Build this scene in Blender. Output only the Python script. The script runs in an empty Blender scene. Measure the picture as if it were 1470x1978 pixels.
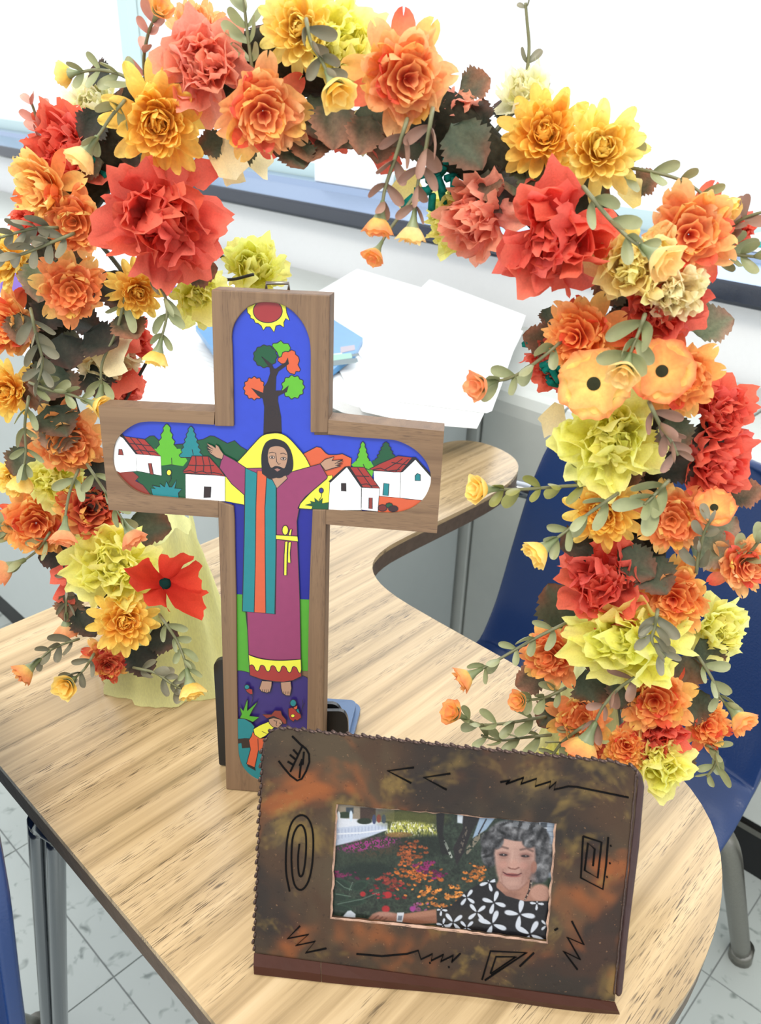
import bpy, bmesh, math, random
import numpy as np
from mathutils import Vector, Matrix, geometry
random.seed(7)
RNG = np.random.default_rng(7)
S = bpy.context.scene
COL = S.collection
PI = math.pi

# ------------------------------------------------------------------ camera, world, light, exposure
TZ = 0.745                                   # desk top height above the floor
FPX = 1595.5                                 # focal length in pixels of the 1470 wide frame
PITCH, ROLL = 0.4953, 0.0345
_c, _s = math.cos(PITCH), math.sin(PITCH)
FW = Vector((0, _c, -_s)); _up = Vector((0, _s, _c)); _ri = Vector((1, 0, 0))
RT = math.cos(ROLL) * _ri + math.sin(ROLL) * _up
UP = -math.sin(ROLL) * _ri + math.cos(ROLL) * _up
CAM = Vector((0, 0, TZ + 0.505))
cd = bpy.data.cameras.new('camera'); co = bpy.data.objects.new('camera', cd); COL.objects.link(co)
co.matrix_world = Matrix(((RT.x, UP.x, -FW.x, CAM.x), (RT.y, UP.y, -FW.y, CAM.y), (RT.z, UP.z, -FW.z, CAM.z), (0, 0, 0, 1)))
cd.sensor_fit = 'HORIZONTAL'; cd.sensor_width = 36.0; cd.lens = 36.0 * FPX / 1470
cd.clip_start = 0.02; cd.clip_end = 100
cd.dof.use_dof = True; cd.dof.focus_distance = 0.62; cd.dof.aperture_fstop = 20
S.camera = co

wd = bpy.data.worlds.new('overcast_sky'); S.world = wd; wd.use_nodes = True
bg = wd.node_tree.nodes['Background']
bg.inputs[0].default_value = (0.93, 0.97, 1.0, 1); bg.inputs[1].default_value = 1.05

AZ = 0.8234                                  # the window wall runs along WU, its normal is WN
WU = Vector((-math.sin(AZ), math.cos(AZ), 0)); WN = Vector((math.cos(AZ), math.sin(AZ), 0))
def un(u, n, z=0.0):                          # room coordinates (along the wall, towards it, above the desk top)
    return WU * u + WN * n + Vector((0, 0, TZ + z))

def area_light(name, loc, target, sx, sy, power, color):
    l = bpy.data.lights.new(name, 'AREA'); l.shape = 'RECTANGLE'; l.size = sx; l.size_y = sy
    l.energy = power; l.color = color
    o = bpy.data.objects.new(name, l); COL.objects.link(o); o.location = loc
    o.rotation_euler = (target - loc).to_track_quat('-Z', 'Y').to_euler()
    return o
sn = bpy.data.lights.new('bright_window_sky', 'SUN'); sn.energy = 2.0; sn.angle = math.radians(75); sn.color = (0.96, 0.98, 1.0)
sno = bpy.data.objects.new('bright_window_sky', sn); COL.objects.link(sno)
sno.rotation_euler = (-(WN * 0.72 + WU * 0.18 + Vector((0, 0, 0.66)))).to_track_quat('-Z', 'Y').to_euler()
area_light('ceiling_lamp', un(-0.2, -0.7, 1.95), un(0.3, 0.4, 0.0), 1.2, 0.6, 26, (1.0, 0.93, 0.82))

vs = S.view_settings
vs.view_transform = 'Standard'; vs.look = 'None'; vs.gamma = 1.0; vs.use_curve_mapping = False
vs.exposure = 0.46

# ------------------------------------------------------------------ helpers
def lin(c):
    if isinstance(c, str):
        c = tuple(int(c[i:i + 2], 16) for i in (0, 2, 4))
    return tuple((x / 255 / 12.92) if x / 255 <= 0.04045 else ((x / 255 + 0.055) / 1.055) ** 2.4 for x in c)
def lin_np(a):
    a = np.clip(a, 0, 255) / 255.0
    return np.where(a <= 0.04045, a / 12.92, ((a + 0.055) / 1.055) ** 2.4)
def mix(a, b, t):
    return tuple(x + (y - x) * t for x, y in zip(a, b))
def ray(px, py):
    return FW + RT * ((px - 735) / FPX) - UP * ((py - 989) / FPX)
def onz(px, py, z):
    d = ray(px, py); return CAM + d * ((z + TZ - CAM.z) / d.z)
def onplane(px, py, P, N):
    d = ray(px, py); return CAM + d * ((P - CAM).dot(N) / d.dot(N))
def onn(px, py, n):
    d = ray(px, py); return CAM + d * (n / d.dot(WN))

def tag(o, label=None, cat=None, group=None, kind=None):
    if label: o['label'] = label
    if cat: o['category'] = cat
    if group: o['group'] = group
    if kind: o['kind'] = kind
    return o
def empty(name, loc, label=None, cat=None, group=None):
    o = bpy.data.objects.new(name, None); COL.objects.link(o); o.location = loc; o.empty_display_size = 0.05
    return tag(o, label, cat, group)

class MB:
    """collects pieces and links them as one mesh object"""
    def __init__(self):
        self.v = []; self.f = []; self.c = []; self.n = 0; self.m = []
    def add(self, v, f, col=(1, 1, 1), M=None, mi=0):
        v = np.asarray(v, float).reshape(-1, 3)
        if M is not None:
            A = np.array(M); v = v @ A[:3, :3].T + A[:3, 3]
        c = np.asarray(col, float)
        if c.ndim == 1: c = np.tile(c[:3], (len(v), 1))
        self.v.append(v); self.c.append(c)
        self.f += [tuple(i + self.n for i in q) for q in f]; self.m += [mi] * len(f)
        self.n += len(v); return self
    def box(self, lo, hi, col=(1, 1, 1), M=None):
        x0, y0, z0 = lo; x1, y1, z1 = hi
        v = [(x0, y0, z0), (x1, y0, z0), (x1, y1, z0), (x0, y1, z0), (x0, y0, z1), (x1, y0, z1), (x1, y1, z1), (x0, y1, z1)]
        return self.add(v, [(3, 2, 1, 0), (4, 5, 6, 7), (0, 1, 5, 4), (1, 2, 6, 5), (2, 3, 7, 6), (3, 0, 4, 7)], col, M)
    def prism(self, poly, d, col=(1, 1, 1), holes=()):
        """poly: list of 3D points in one plane; extruded by vector d; holes likewise"""
        loops = [[Vector(p) for p in poly]] + [[Vector(p) for p in h] for h in holes]
        flat = [p for l in loops for p in l]; n = len(flat)
        tris = geometry.tessellate_polygon(loops)
        v = [tuple(p) for p in flat] + [tuple(p + Vector(d)) for p in flat]
        f = []
        for t in tris:
            a, b, c = (flat[i] for i in t); nn = (b - a).cross(c - a)
            t = tuple(t) if nn.dot(Vector(d)) < 0 else tuple(reversed(t))
            f += [t, tuple(i + n for i in reversed(t))]
        k = 0
        for l in loops:
            m = len(l)
            for i in range(m):
                a, b = k + i, k + (i + 1) % m
                f.append((a, b, b + n, a + n))
            k += m
        return self.add(v, f, col)
    def tube(self, pts, r, col=(1, 1, 1), seg=8, smooth=True, caps=True, res=6):
        pts = [Vector(p) for p in pts]
        if smooth and len(pts) > 2:
            q = []
            ext = [2 * pts[0] - pts[1]] + pts + [2 * pts[-1] - pts[-2]]
            for i in range(1, len(ext) - 2):
                p0, p1, p2, p3 = ext[i - 1:i + 3]
                for k in range(res):
                    t = k / res
                    q.append(0.5 * ((2 * p1) + (p2 - p0) * t + (2 * p0 - 5 * p1 + 4 * p2 - p3) * t * t + (3 * p1 - p0 - 3 * p2 + p3) * t ** 3))
            q.append(pts[-1]); pts = q
        v = []; n = len(pts); ref = None
        for i, p in enumerate(pts):
            t = (pts[min(i + 1, n - 1)] - pts[max(i - 1, 0)]).normalized()
            if ref is None: ref = t.orthogonal().normalized()
            ref = (ref - t * ref.dot(t)).normalized(); b = t.cross(ref)
            rr = r(i / (n - 1)) if callable(r) else r
            v += [tuple(p + (ref * math.cos(a) + b * math.sin(a)) * rr) for a in (2 * PI * k / seg for k in range(seg))]
        f = [(i * seg + k, i * seg + (k + 1) % seg, (i + 1) * seg + (k + 1) % seg, (i + 1) * seg + k) for i in range(n - 1) for k in range(seg)]
        if caps: f += [tuple(reversed(range(seg))), tuple(range((n - 1) * seg, n * seg))]
        return self.add(v, f, col)
    def mesh(self, name, mats, smooth=False):
        me = bpy.data.meshes.new(name)
        V = np.concatenate(self.v); me.from_pydata(V.tolist(), [], self.f)
        C = np.ones((len(V), 4), np.float32); C[:, :3] = np.concatenate(self.c)
        a = me.color_attributes.new('Col', 'FLOAT_COLOR', 'POINT'); a.data.foreach_set('color', C.ravel())
        for m in (mats if isinstance(mats, (list, tuple)) else [mats]): me.materials.append(m)
        if any(self.m): me.polygons.foreach_set('material_index', self.m)
        if smooth: me.polygons.foreach_set('use_smooth', [True] * len(self.f))
        me.update(); return me
    def build(self, name, mat, parent=None, smooth=False, origin=None):
        me = self.mesh(name, mat, smooth)
        return place(name, me, parent, Matrix.Identity(4))
def place(name, me, parent, M):
    """link a mesh whose matrix M is in world space under parent (an object with pure known matrix)"""
    o = bpy.data.objects.new(name, me); COL.objects.link(o)
    if parent is not None:
        o.parent = parent; M = wm(parent).inverted() @ M
    o.matrix_local = M
    return o
def wm(o):
    M = o.matrix_basis.copy()
    return wm(o.parent) @ M if o.parent else M
def bevel(o, w, seg=2, angle=0.6):
    m = o.modifiers.new('bevel', 'BEVEL'); m.width = w; m.segments = seg; m.limit_method = 'ANGLE'; m.angle_limit = angle
    return o
def rounded(poly, r, k=5):
    """round the corners of a 2D/3D polygon"""
    out = []; n = len(poly)
    for i in range(n):
        a, b, c = Vector(poly[i - 1]), Vector(poly[i]), Vector(poly[(i + 1) % n])
        rr = r[i] if isinstance(r, (list, tuple)) else r
        if rr <= 0: out.append(b); continue
        u, v = (a - b), (c - b)
        d = min(rr, u.length * 0.49, v.length * 0.49); p, q = b + u.normalized() * d, b + v.normalized() * d
        for j in range(k + 1):
            t = j / k; out.append(p * (1 - t) ** 2 + b * 2 * t * (1 - t) + q * t * t)
    return out

def smooth2(pts, k=4):
    pts = [Vector((*p, 0)) for p in pts]; q = []
    ext = [2 * pts[0] - pts[1]] + pts + [2 * pts[-1] - pts[-2]]
    for i in range(1, len(ext) - 2):
        p0, p1, p2, p3 = ext[i - 1:i + 3]
        for j in range(k):
            t = j / k; v = 0.5 * ((2 * p1) + (p2 - p0) * t + (2 * p0 - 5 * p1 + 4 * p2 - p3) * t * t + (3 * p1 - p0 - 3 * p2 + p3) * t ** 3); q.append((v.x, v.y))
    q.append((pts[-1].x, pts[-1].y)); return q

# ------------------------------------------------------------------ materials
def new_mat(name):
    m = bpy.data.materials.new(name); m.use_nodes = True
    nt = m.node_tree; return m, nt, nt.nodes['Principled BSDF'], nt.nodes['Material Output']
def N_(nt, t, **kw):
    n = nt.nodes.new(t)
    for k, v in kw.items(): setattr(n, k, v)
    return n
def simple(name, col, rough=0.5, metal=0.0, spec=0.5, bump=0.0, bscale=200.0, vary=0.0, coat=0.0):
    m, nt, b, out = new_mat(name)
    b.inputs['Base Color'].default_value = (*lin(col), 1); b.inputs['Roughness'].default_value = rough
    b.inputs['Metallic'].default_value = metal; b.inputs['Specular IOR Level'].default_value = spec
    b.inputs['Coat Weight'].default_value = coat
    tc = N_(nt, 'ShaderNodeTexCoord'); nz = N_(nt, 'ShaderNodeTexNoise'); nz.inputs['Scale'].default_value = bscale
    nz.inputs['Detail'].default_value = 4
    nt.links.new(tc.outputs['Object'], nz.inputs['Vector'])
    if bump:
        bp = N_(nt, 'ShaderNodeBump'); bp.inputs['Strength'].default_value = bump; bp.inputs['Distance'].default_value = 0.002
        nt.links.new(nz.outputs['Fac'], bp.inputs['Height']); nt.links.new(bp.outputs['Normal'], b.inputs['Normal'])
    if vary:
        hs = N_(nt, 'ShaderNodeHueSaturation'); hs.inputs['Color'].default_value = (*lin(col), 1)
        mr = N_(nt, 'ShaderNodeMapRange'); mr.inputs['To Min'].default_value = 1 - vary; mr.inputs['To Max'].default_value = 1 + vary
        nt.links.new(nz.outputs['Fac'], mr.inputs['Value']); nt.links.new(mr.outputs['Result'], hs.inputs['Value'])
        nt.links.new(hs.outputs['Color'], b.inputs['Base Color'])
    return m
def colmat(name, rough=0.7, trans=0.0, bump=0.0, bvec=(1, 1, 1), bscale=300, spec=0.3, vary=0.12, dist=0.001):
    """colour from the mesh's own colour attribute, optional translucency (petals, paper)"""
    m, nt, b, out = new_mat(name)
    at = N_(nt, 'ShaderNodeAttribute', attribute_name='Col')
    tc = N_(nt, 'ShaderNodeTexCoord'); mp = N_(nt, 'ShaderNodeMapping'); mp.inputs['Scale'].default_value = bvec
    nz = N_(nt, 'ShaderNodeTexNoise'); nz.inputs['Scale'].default_value = bscale; nz.inputs['Detail'].default_value = 3
    nt.links.new(tc.outputs['Object'], mp.inputs['Vector']); nt.links.new(mp.outputs['Vector'], nz.inputs['Vector'])
    mr = N_(nt, 'ShaderNodeMapRange'); mr.inputs['From Min'].default_value = 0.25; mr.inputs['From Max'].default_value = 0.75
    mr.inputs['To Min'].default_value = 1 - vary; mr.inputs['To Max'].default_value = 1 + vary
    nt.links.new(nz.outputs['Fac'], mr.inputs['Value'])
    vm = N_(nt, 'ShaderNodeVectorMath', operation='SCALE')
    nt.links.new(at.outputs['Color'], vm.inputs[0]); nt.links.new(mr.outputs['Result'], vm.inputs['Scale'])
    nt.links.new(vm.outputs['Vector'], b.inputs['Base Color'])
    b.inputs['Roughness'].default_value = rough; b.inputs['Specular IOR Level'].default_value = spec
    if bump:
        bp = N_(nt, 'ShaderNodeBump'); bp.inputs['Strength'].default_value = bump; bp.inputs['Distance'].default_value = dist
        nt.links.new(nz.outputs['Fac'], bp.inputs['Height']); nt.links.new(bp.outputs['Normal'], b.inputs['Normal'])
    if trans:
        tr = N_(nt, 'ShaderNodeBsdfTranslucent'); mx = N_(nt, 'ShaderNodeMixShader'); mx.inputs['Fac'].default_value = trans
        nt.links.new(vm.outputs['Vector'], tr.inputs['Color'])
        nt.links.new(b.outputs[0], mx.inputs[1]); nt.links.new(tr.outputs[0], mx.inputs[2]); nt.links.new(mx.outputs[0], out.inputs[0])
    return m
def wood(name, cols, along, scale=1.0, rough=0.45, pores=0.5, band=60.0, contrast=1.0, coat=0.0):
    """grain along vector `along` (object space)"""
    m, nt, b, out = new_mat(name)
    tc = N_(nt, 'ShaderNodeTexCoord'); mp = N_(nt, 'ShaderNodeMapping')
    a = math.atan2(along[1], along[0])
    mp.vector_type = 'TEXTURE'; mp.inputs['Rotation'].default_value = (0, 0, a)
    nt.links.new(tc.outputs['Object'], mp.inputs['Vector'])
    mp2 = N_(nt, 'ShaderNodeMapping'); mp2.inputs['Scale'].default_value = (1.6 * scale, band * scale, 22 * scale)
    nt.links.new(mp.outputs['Vector'], mp2.inputs['Vector'])
    n1 = N_(nt, 'ShaderNodeTexNoise'); n1.inputs['Scale'].default_value = 1.0; n1.inputs['Detail'].default_value = 5; n1.inputs['Roughness'].default_value = 0.62; n1.inputs['Distortion'].default_value = 0.6
    nt.links.new(mp2.outputs['Vector'], n1.inputs['Vector'])
    rp = N_(nt, 'ShaderNodeValToRGB'); el = rp.color_ramp.elements
    st = [0.32, 0.43, 0.55, 0.68]
    el[0].position = st[0]; el[0].color = (*lin(cols[0]), 1); el[1].position = st[3]; el[1].color = (*lin(cols[3]), 1)
    for k in (1, 2):
        e = rp.color_ramp.elements.new(st[k]); e.color = (*lin(cols[k]), 1)
    nt.links.new(n1.outputs['Fac'], rp.inputs['Fac'])
    mp3 = N_(nt, 'ShaderNodeMapping'); mp3.inputs['Scale'].default_value = (60 * scale, 1250 * scale, 300 * scale)
    nt.links.new(mp.outputs['Vector'], mp3.inputs['Vector'])
    n2 = N_(nt, 'ShaderNodeTexNoise'); n2.inputs['Scale'].default_value = 1.0; n2.inputs['Detail'].default_value = 2
    nt.links.new(mp3.outputs['Vector'], n2.inputs['Vector'])
    mp4 = N_(nt, 'ShaderNodeMapping'); mp4.inputs['Scale'].default_value = (4 * scale, 42 * scale, 30 * scale)
    nt.links.new(mp.outputs['Vector'], mp4.inputs['Vector'])
    n3 = N_(nt, 'ShaderNodeTexNoise'); n3.inputs['Scale'].default_value = 1.0; n3.inputs['Detail'].default_value = 2
    nt.links.new(mp4.outputs['Vector'], n3.inputs['Vector'])
    ml = N_(nt, 'ShaderNodeMath', operation='MULTIPLY')
    r2 = N_(nt, 'ShaderNodeMapRange'); r2.inputs['From Min'].default_value = 0.54; r2.inputs['From Max'].default_value = 0.66
    r3 = N_(nt, 'ShaderNodeMapRange'); r3.inputs['From Min'].default_value = 0.47; r3.inputs['From Max'].default_value = 0.60
    nt.links.new(n2.outputs['Fac'], r2.inputs['Value']); nt.links.new(n3.outputs['Fac'], r3.inputs['Value'])
    nt.links.new(r2.outputs['Result'], ml.inputs[0]); nt.links.new(r3.outputs['Result'], ml.inputs[1])
    ms = N_(nt, 'ShaderNodeMath', operation='MULTIPLY'); ms.inputs[1].default_value = pores
    nt.links.new(ml.outputs[0], ms.inputs[0])
    mc = N_(nt, 'ShaderNodeMix', data_type='RGBA'); mc.inputs[7].default_value = (*lin(cols[4]), 1)
    nt.links.new(ms.outputs[0], mc.inputs['Factor']); nt.links.new(rp.outputs['Color'], mc.inputs[6])
    nt.links.new(mc.outputs[2], b.inputs['Base Color'])
    b.inputs['Roughness'].default_value = rough; b.inputs['Coat Weight'].default_value = coat; b.inputs['Coat Roughness'].default_value = 0.25
    bp = N_(nt, 'ShaderNodeBump'); bp.inputs['Strength'].default_value = 0.08; bp.inputs['Distance'].default_value = 0.0005
    nt.links.new(n2.outputs['Fac'], bp.inputs['Height']); nt.links.new(bp.outputs['Normal'], b.inputs['Normal'])
    return m

M_petal = colmat('silk_petal', 0.75, 0.46, 0.25, (1, 1, 1), 420, 0.2, 0.10)
M_crepe = colmat('crepe_paper', 0.85, 0.48, 0.35, (1, 1, 0.15), 900, 0.1, 0.07)
M_leaf = colmat('fabric_leaf', 0.6, 0.12, 0.4, (1, 1, 1), 300, 0.3, 0.22)
M_sprig = colmat('plastic_sprig', 0.45, 0.12, 0.1, (1, 1, 1), 150, 0.5, 0.12)
M_core = colmat('wrapped_core', 0.9, 0.0, 0.8, (1, 1, 1), 260, 0.1, 0.4)
M_enamel = colmat('enamel_paint', 0.32, 0.0, 0.10, (1, 1, 6), 160, 0.45, 0.035)
M_print = colmat('photo_print', 0.35, 0.0, 0.0, (1, 1, 1), 100, 0.35, 0.0)
M_oak = wood('oak_laminate', ['a88a6a', 'cba87c', 'dfc196', 'eed8b4', '75604c'], WN, 1.0, 0.34, 0.75, 46)
M_oak_edge = simple('dark_edge_band', '5b4c3e', 0.5, 0, 0.4, 0.3, 120, 0.35)
_cw = ['68503b', '735a43', '7c6249', '866b51', '46342a']
M_cross_v = wood('cedar_upright', _cw, (0, 1), 1.6, 0.6, 0.6, 60)
M_cross_h = wood('cedar_arm', _cw, (1, 0), 1.6, 0.6, 0.6, 60)
M_chrome = simple('chrome_steel', '8c8f93', 0.2, 1.0)
M_steel = simple('dull_steel', '8d8a83', 0.35, 1.0, 0.5, 0.1, 300, 0.15)
M_blue = simple('blue_plastic', '18315f', 0.26, 0, 0.5, 0.12, 420, 0.05)
M_black = simple('black_plastic', '17181a', 0.35, 0, 0.5, 0.05, 300)
M_black_sheen = simple('black_plastic_sky_sheen', '4c678c', 0.35, 0, 0.5, 0.05, 300)  # window reflection on glossy black plastic, put in as a blue-grey base colour
M_greymetal = simple('grey_painted_metal', 'c2c5bf', 0.42, 0, 0.4, 0.12, 30, 0.05)
M_greymetal2 = simple('cool_grey_metal', 'b4bab8', 0.45, 0, 0.4, 0.05, 30, 0.03)
M_kick = simple('black_rubber_base', '141516', 0.5, 0, 0.4, 0.1, 90)
M_wall = simple('white_wall_paint', 'f4f5f6', 0.8, 0, 0.2, 0.1, 120, 0.02)
M_sill = simple('dark_blue_sill', '1b2333', 0.16, 0, 0.7, 0.05, 60, 0.1)
M_ledge_sheen = simple('ledge_sky_sheen', '98a9c4', 0.22, 0.75)  # pale blue colour stands in for sky reflected on the dark ledge top
M_paper = simple('white_paper', 'f4f5f4', 0.8, 0, 0.2, 0.02, 60, 0.01)
M_frame_al = simple('aluminium_window_frame', 'c7dcdb', 0.4, 0.2)
M_sky_blue = simple('glossy_blue_cover', '2577ac', 0.3, 0, 0.5, 0, 50, 0.12)
M_purple = simple('purple_card', '6a44a0', 0.6)
M_teal = simple('teal_cover', '3fb7b4', 0.4)
M_white_box = simple('white_card_box', 'eceef0', 0.7)

def patina(name):
    m, nt, b, out = new_mat(name)
    tc = N_(nt, 'ShaderNodeTexCoord')
    def noise(sc, det, rough=0.6, dist=0.0, off=(0, 0, 0), st=(1, 1, 1)):
        mp = N_(nt, 'ShaderNodeMapping'); mp.inputs['Location'].default_value = off; mp.inputs['Scale'].default_value = st
        n = N_(nt, 'ShaderNodeTexNoise'); n.inputs['Scale'].default_value = sc; n.inputs['Detail'].default_value = det
        n.inputs['Roughness'].default_value = rough; n.inputs['Distortion'].default_value = dist
        nt.links.new(tc.outputs['Object'], mp.inputs[0]); nt.links.new(mp.outputs[0], n.inputs['Vector']); return n
    def ramp(n, p0, p1):
        r = N_(nt, 'ShaderNodeMapRange'); r.interpolation_type = 'SMOOTHSTEP'
        r.inputs['From Min'].default_value = p0; r.inputs['From Max'].default_value = p1
        nt.links.new(n.outputs['Fac'], r.inputs['Value']); return r
    cur = None
    def over(col, fac, k=1.0):
        nonlocal cur
        mx = N_(nt, 'ShaderNodeMix', data_type='RGBA'); mx.inputs[7].default_value = (*lin(col), 1)
        ml = N_(nt, 'ShaderNodeMath', operation='MULTIPLY'); ml.inputs[1].default_value = k
        nt.links.new(fac.outputs['Result'], ml.inputs[0]); nt.links.new(ml.outputs[0], mx.inputs['Factor'])
        if cur is None: mx.inputs[6].default_value = (*lin('443429'), 1)
        else: nt.links.new(cur, mx.inputs[6])
        cur = mx.outputs[2]
    over('4a3f31', ramp(noise(16, 3, 0.6, 0.4, (3, 1, 0)), 0.42, 0.62), 0.9)
    over('8a4f2c', ramp(noise(16, 3, 0.6, 0.3, (7, 5, 2)), 0.51, 0.68), 0.85)
    over('2c2826', ramp(noise(13, 3, 0.6, 0.3, (1, 9, 4)), 0.47, 0.62), 0.9)
    over('7d673a', ramp(noise(18, 4, 0.7, 0.4, (12, 3, 1)), 0.53, 0.68), 0.6)
    over('241f1d', ramp(noise(240, 3, 0.7, 0, (2, 2, 2)), 0.60, 0.68), 0.35)
    over('a0795a', ramp(noise(420, 2, 0.7, 0, (5, 2, 2)), 0.66, 0.72), 0.3)
    nt.links.new(cur, b.inputs['Base Color'])
    b.inputs['Roughness'].default_value = 0.5; b.inputs['Metallic'].default_value = 0.1; b.inputs['Specular IOR Level'].default_value = 0.16
    nb = noise(150, 5); bp = N_(nt, 'ShaderNodeBump'); bp.inputs['Strength'].default_value = 0.35; bp.inputs['Distance'].default_value = 0.0008
    nt.links.new(nb.outputs['Fac'], bp.inputs['Height']); nt.links.new(bp.outputs['Normal'], b.inputs['Normal'])
    return m
M_patina = patina('bronze_patina_paint')
M_flange = simple('dark_maroon_paint', '3a2422', 0.35, 0.1, 0.5, 0.2, 160, 0.25)
M_lip = simple('brown_painted_card', '40231a', 0.5, 0.0, 0.2, 0.25, 90, 0.12)
M_bead = simple('crimped_bronze', '54443f', 0.3, 0.7, 0.5, 0.3, 500, 0.2)
M_ink = simple('black_ink', '0b0a0b', 0.85, 0, 0.1)
M_torn = simple('torn_card_edge', 'b08f7c', 0.8, 0, 0.2, 0.3, 400, 0.2)

def tile_mat():
    m, nt, b, out = new_mat('vinyl_floor_tile')
    tc = N_(nt, 'ShaderNodeTexCoord'); oi = N_(nt, 'ShaderNodeObjectInfo')
    va = N_(nt, 'ShaderNodeVectorMath', operation='ADD'); sc = N_(nt, 'ShaderNodeVectorMath', operation='SCALE'); sc.inputs['Scale'].default_value = 9.0
    cx = N_(nt, 'ShaderNodeCombineXYZ')
    for k in range(3): nt.links.new(oi.outputs['Random'], cx.inputs[k])
    nt.links.new(cx.outputs[0], sc.inputs[0]); nt.links.new(tc.outputs['Object'], va.inputs[0]); nt.links.new(sc.outputs[0], va.inputs[1])
    n1 = N_(nt, 'ShaderNodeTexNoise'); n1.inputs['Scale'].default_value = 38; n1.inputs['Detail'].default_value = 2; n1.inputs['Distortion'].default_value = 0.6
    n2 = N_(nt, 'ShaderNodeTexNoise'); n2.inputs['Scale'].default_value = 9; n2.inputs['Detail'].default_value = 3
    for n in (n1, n2): nt.links.new(va.outputs[0], n.inputs['Vector'])
    rp = N_(nt, 'ShaderNodeValToRGB'); e = rp.color_ramp.elements
    e[0].position = 0.27; e[0].color = (*lin('7d8581'), 1); e[1].position = 0.42; e[1].color = (*lin('bac0bc'), 1)
    nt.links.new(n1.outputs['Fac'], rp.inputs['Fac'])
    mx = N_(nt, 'ShaderNodeMix', data_type='RGBA'); mx.blend_type = 'MULTIPLY'; mx.inputs['Factor'].default_value = 0.5
    r2 = N_(nt, 'ShaderNodeValToRGB'); r2.color_ramp.elements[0].color = (0.75, 0.75, 0.72, 1); r2.color_ramp.elements[1].color = (1, 1, 1, 1)
    nt.links.new(n2.outputs['Fac'], r2.inputs['Fac'])
    nt.links.new(rp.outputs['Color'], mx.inputs[6]); nt.links.new(r2.outputs['Color'], mx.inputs[7]); nt.links.new(mx.outputs[2], b.inputs['Base Color'])
    b.inputs['Roughness'].default_value = 0.35
    return m
M_tile = tile_mat()
M_grout = simple('tile_joint', '8c908e', 0.9)
def glass_mat():
    m, nt, b, out = new_mat('window_glass')
    t = N_(nt, 'ShaderNodeBsdfTransparent'); g = N_(nt, 'ShaderNodeBsdfGlossy'); g.inputs['Roughness'].default_value = 0.02
    mx = N_(nt, 'ShaderNodeMixShader'); mx.inputs[0].default_value = 0.05
    nt.links.new(t.outputs[0], mx.inputs[1]); nt.links.new(g.outputs[0], mx.inputs[2]); nt.links.new(mx.outputs[0], out.inputs[0])
    return m
M_glass = glass_mat()

# ------------------------------------------------------------------ room shell
# u runs to the left seen from the camera, so (u, n, z) is a left-handed set: use (-u, n, z) for a proper rotation
ROOMR = Matrix(((-WU.x, WN.x, 0, 0), (-WU.y, WN.y, 0, 0), (0, 0, 1, TZ), (0, 0, 0, 1)))
def rbox(mb, u0, u1, n0, n1, z0, z1, col=(1, 1, 1)):
    return mb.box((-u1, n0, z0), (-u0, n1, z1), col)
def rplace(name, mb, mat, parent=None, smooth=False):
    return place(name, mb.mesh(name, mat, smooth), parent, ROOMR)

floor = rplace('floor', rbox(MB(), -1.6, 3.6, -1.6, 1.7, -0.775, -0.7465), M_grout); tag(floor, kind='structure')
TS = 0.33
tm = MB().box((-TS / 2 + 0.0012, -TS / 2 + 0.0012, -0.006), (TS / 2 - 0.0012, TS / 2 - 0.0012, 0)).mesh('tile', M_tile)
for i in range(-3, 8):
    for j in range(-4, 5):
        u = 0.15 + TS * (i + 0.5); n = 0.305 + TS * (j - 0.5)
        if n > 1.55: continue
        place('tile', tm, floor, ROOMR @ Matrix.Translation((-u, n, -0.745 + random.uniform(-0.0003, 0.0003))))
wall = rplace('wall_back', rbox(rbox(rbox(MB(), -1.6, 4.2, 1.605, 1.75, -0.745, 0.209), -1.6, 4.2, 1.6, 1.75, 1.75, 2.0), -1.6, -1.3, 1.6, 1.75, 0.225, 1.75), M_wall)
tag(wall, kind='structure')
sl = MB()
prof = [(1.603, 0.138), (1.545, 0.138), (1.54, 0.145), (1.54, 0.176), (1.544, 0.180), (1.603, 0.208)]
sl.prism([(1.2, n, z) for n, z in prof], (-5.3, 0, 0))
sill = rplace('trim_1', sl, M_sill); tag(sill, kind='structure', label='dark blue-black window ledge along the wall'); bevel(sill, 0.003)
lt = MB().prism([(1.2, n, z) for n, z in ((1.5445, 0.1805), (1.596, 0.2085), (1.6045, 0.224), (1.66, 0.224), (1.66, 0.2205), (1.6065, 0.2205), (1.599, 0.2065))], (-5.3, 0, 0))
lto = rplace('ledge_top', lt, M_ledge_sheen, sill); tag(lto, 'shiny top of the ledge, coloured bluish for reflected sky')
win = empty('window_1', un(1.3, 1.67, 0.222)); tag(win, kind='structure')
def wbox(name, *a, mat=M_frame_al):
    return rplace(name, rbox(MB(), *a), mat, win)
wbox('bottom_rail', -1.3, 4.2, 1.665, 1.73, 0.209, 0.262)
wbox('top_rail', -1.3, 4.2, 1.65, 1.72, 1.70, 1.75)
for u in (-1.27, 0.05, 2.725, 4.17): wbox('mullion', u - 0.03, u + 0.03, 1.65, 1.72, 0.262, 1.70)
for a, b in ((-1.24, 0.02), (0.08, 2.695), (2.755, 4.14)):
    rplace('pane', rbox(MB(), a, b, 1.683, 1.688, 0.262, 1.70), M_glass, win)

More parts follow.
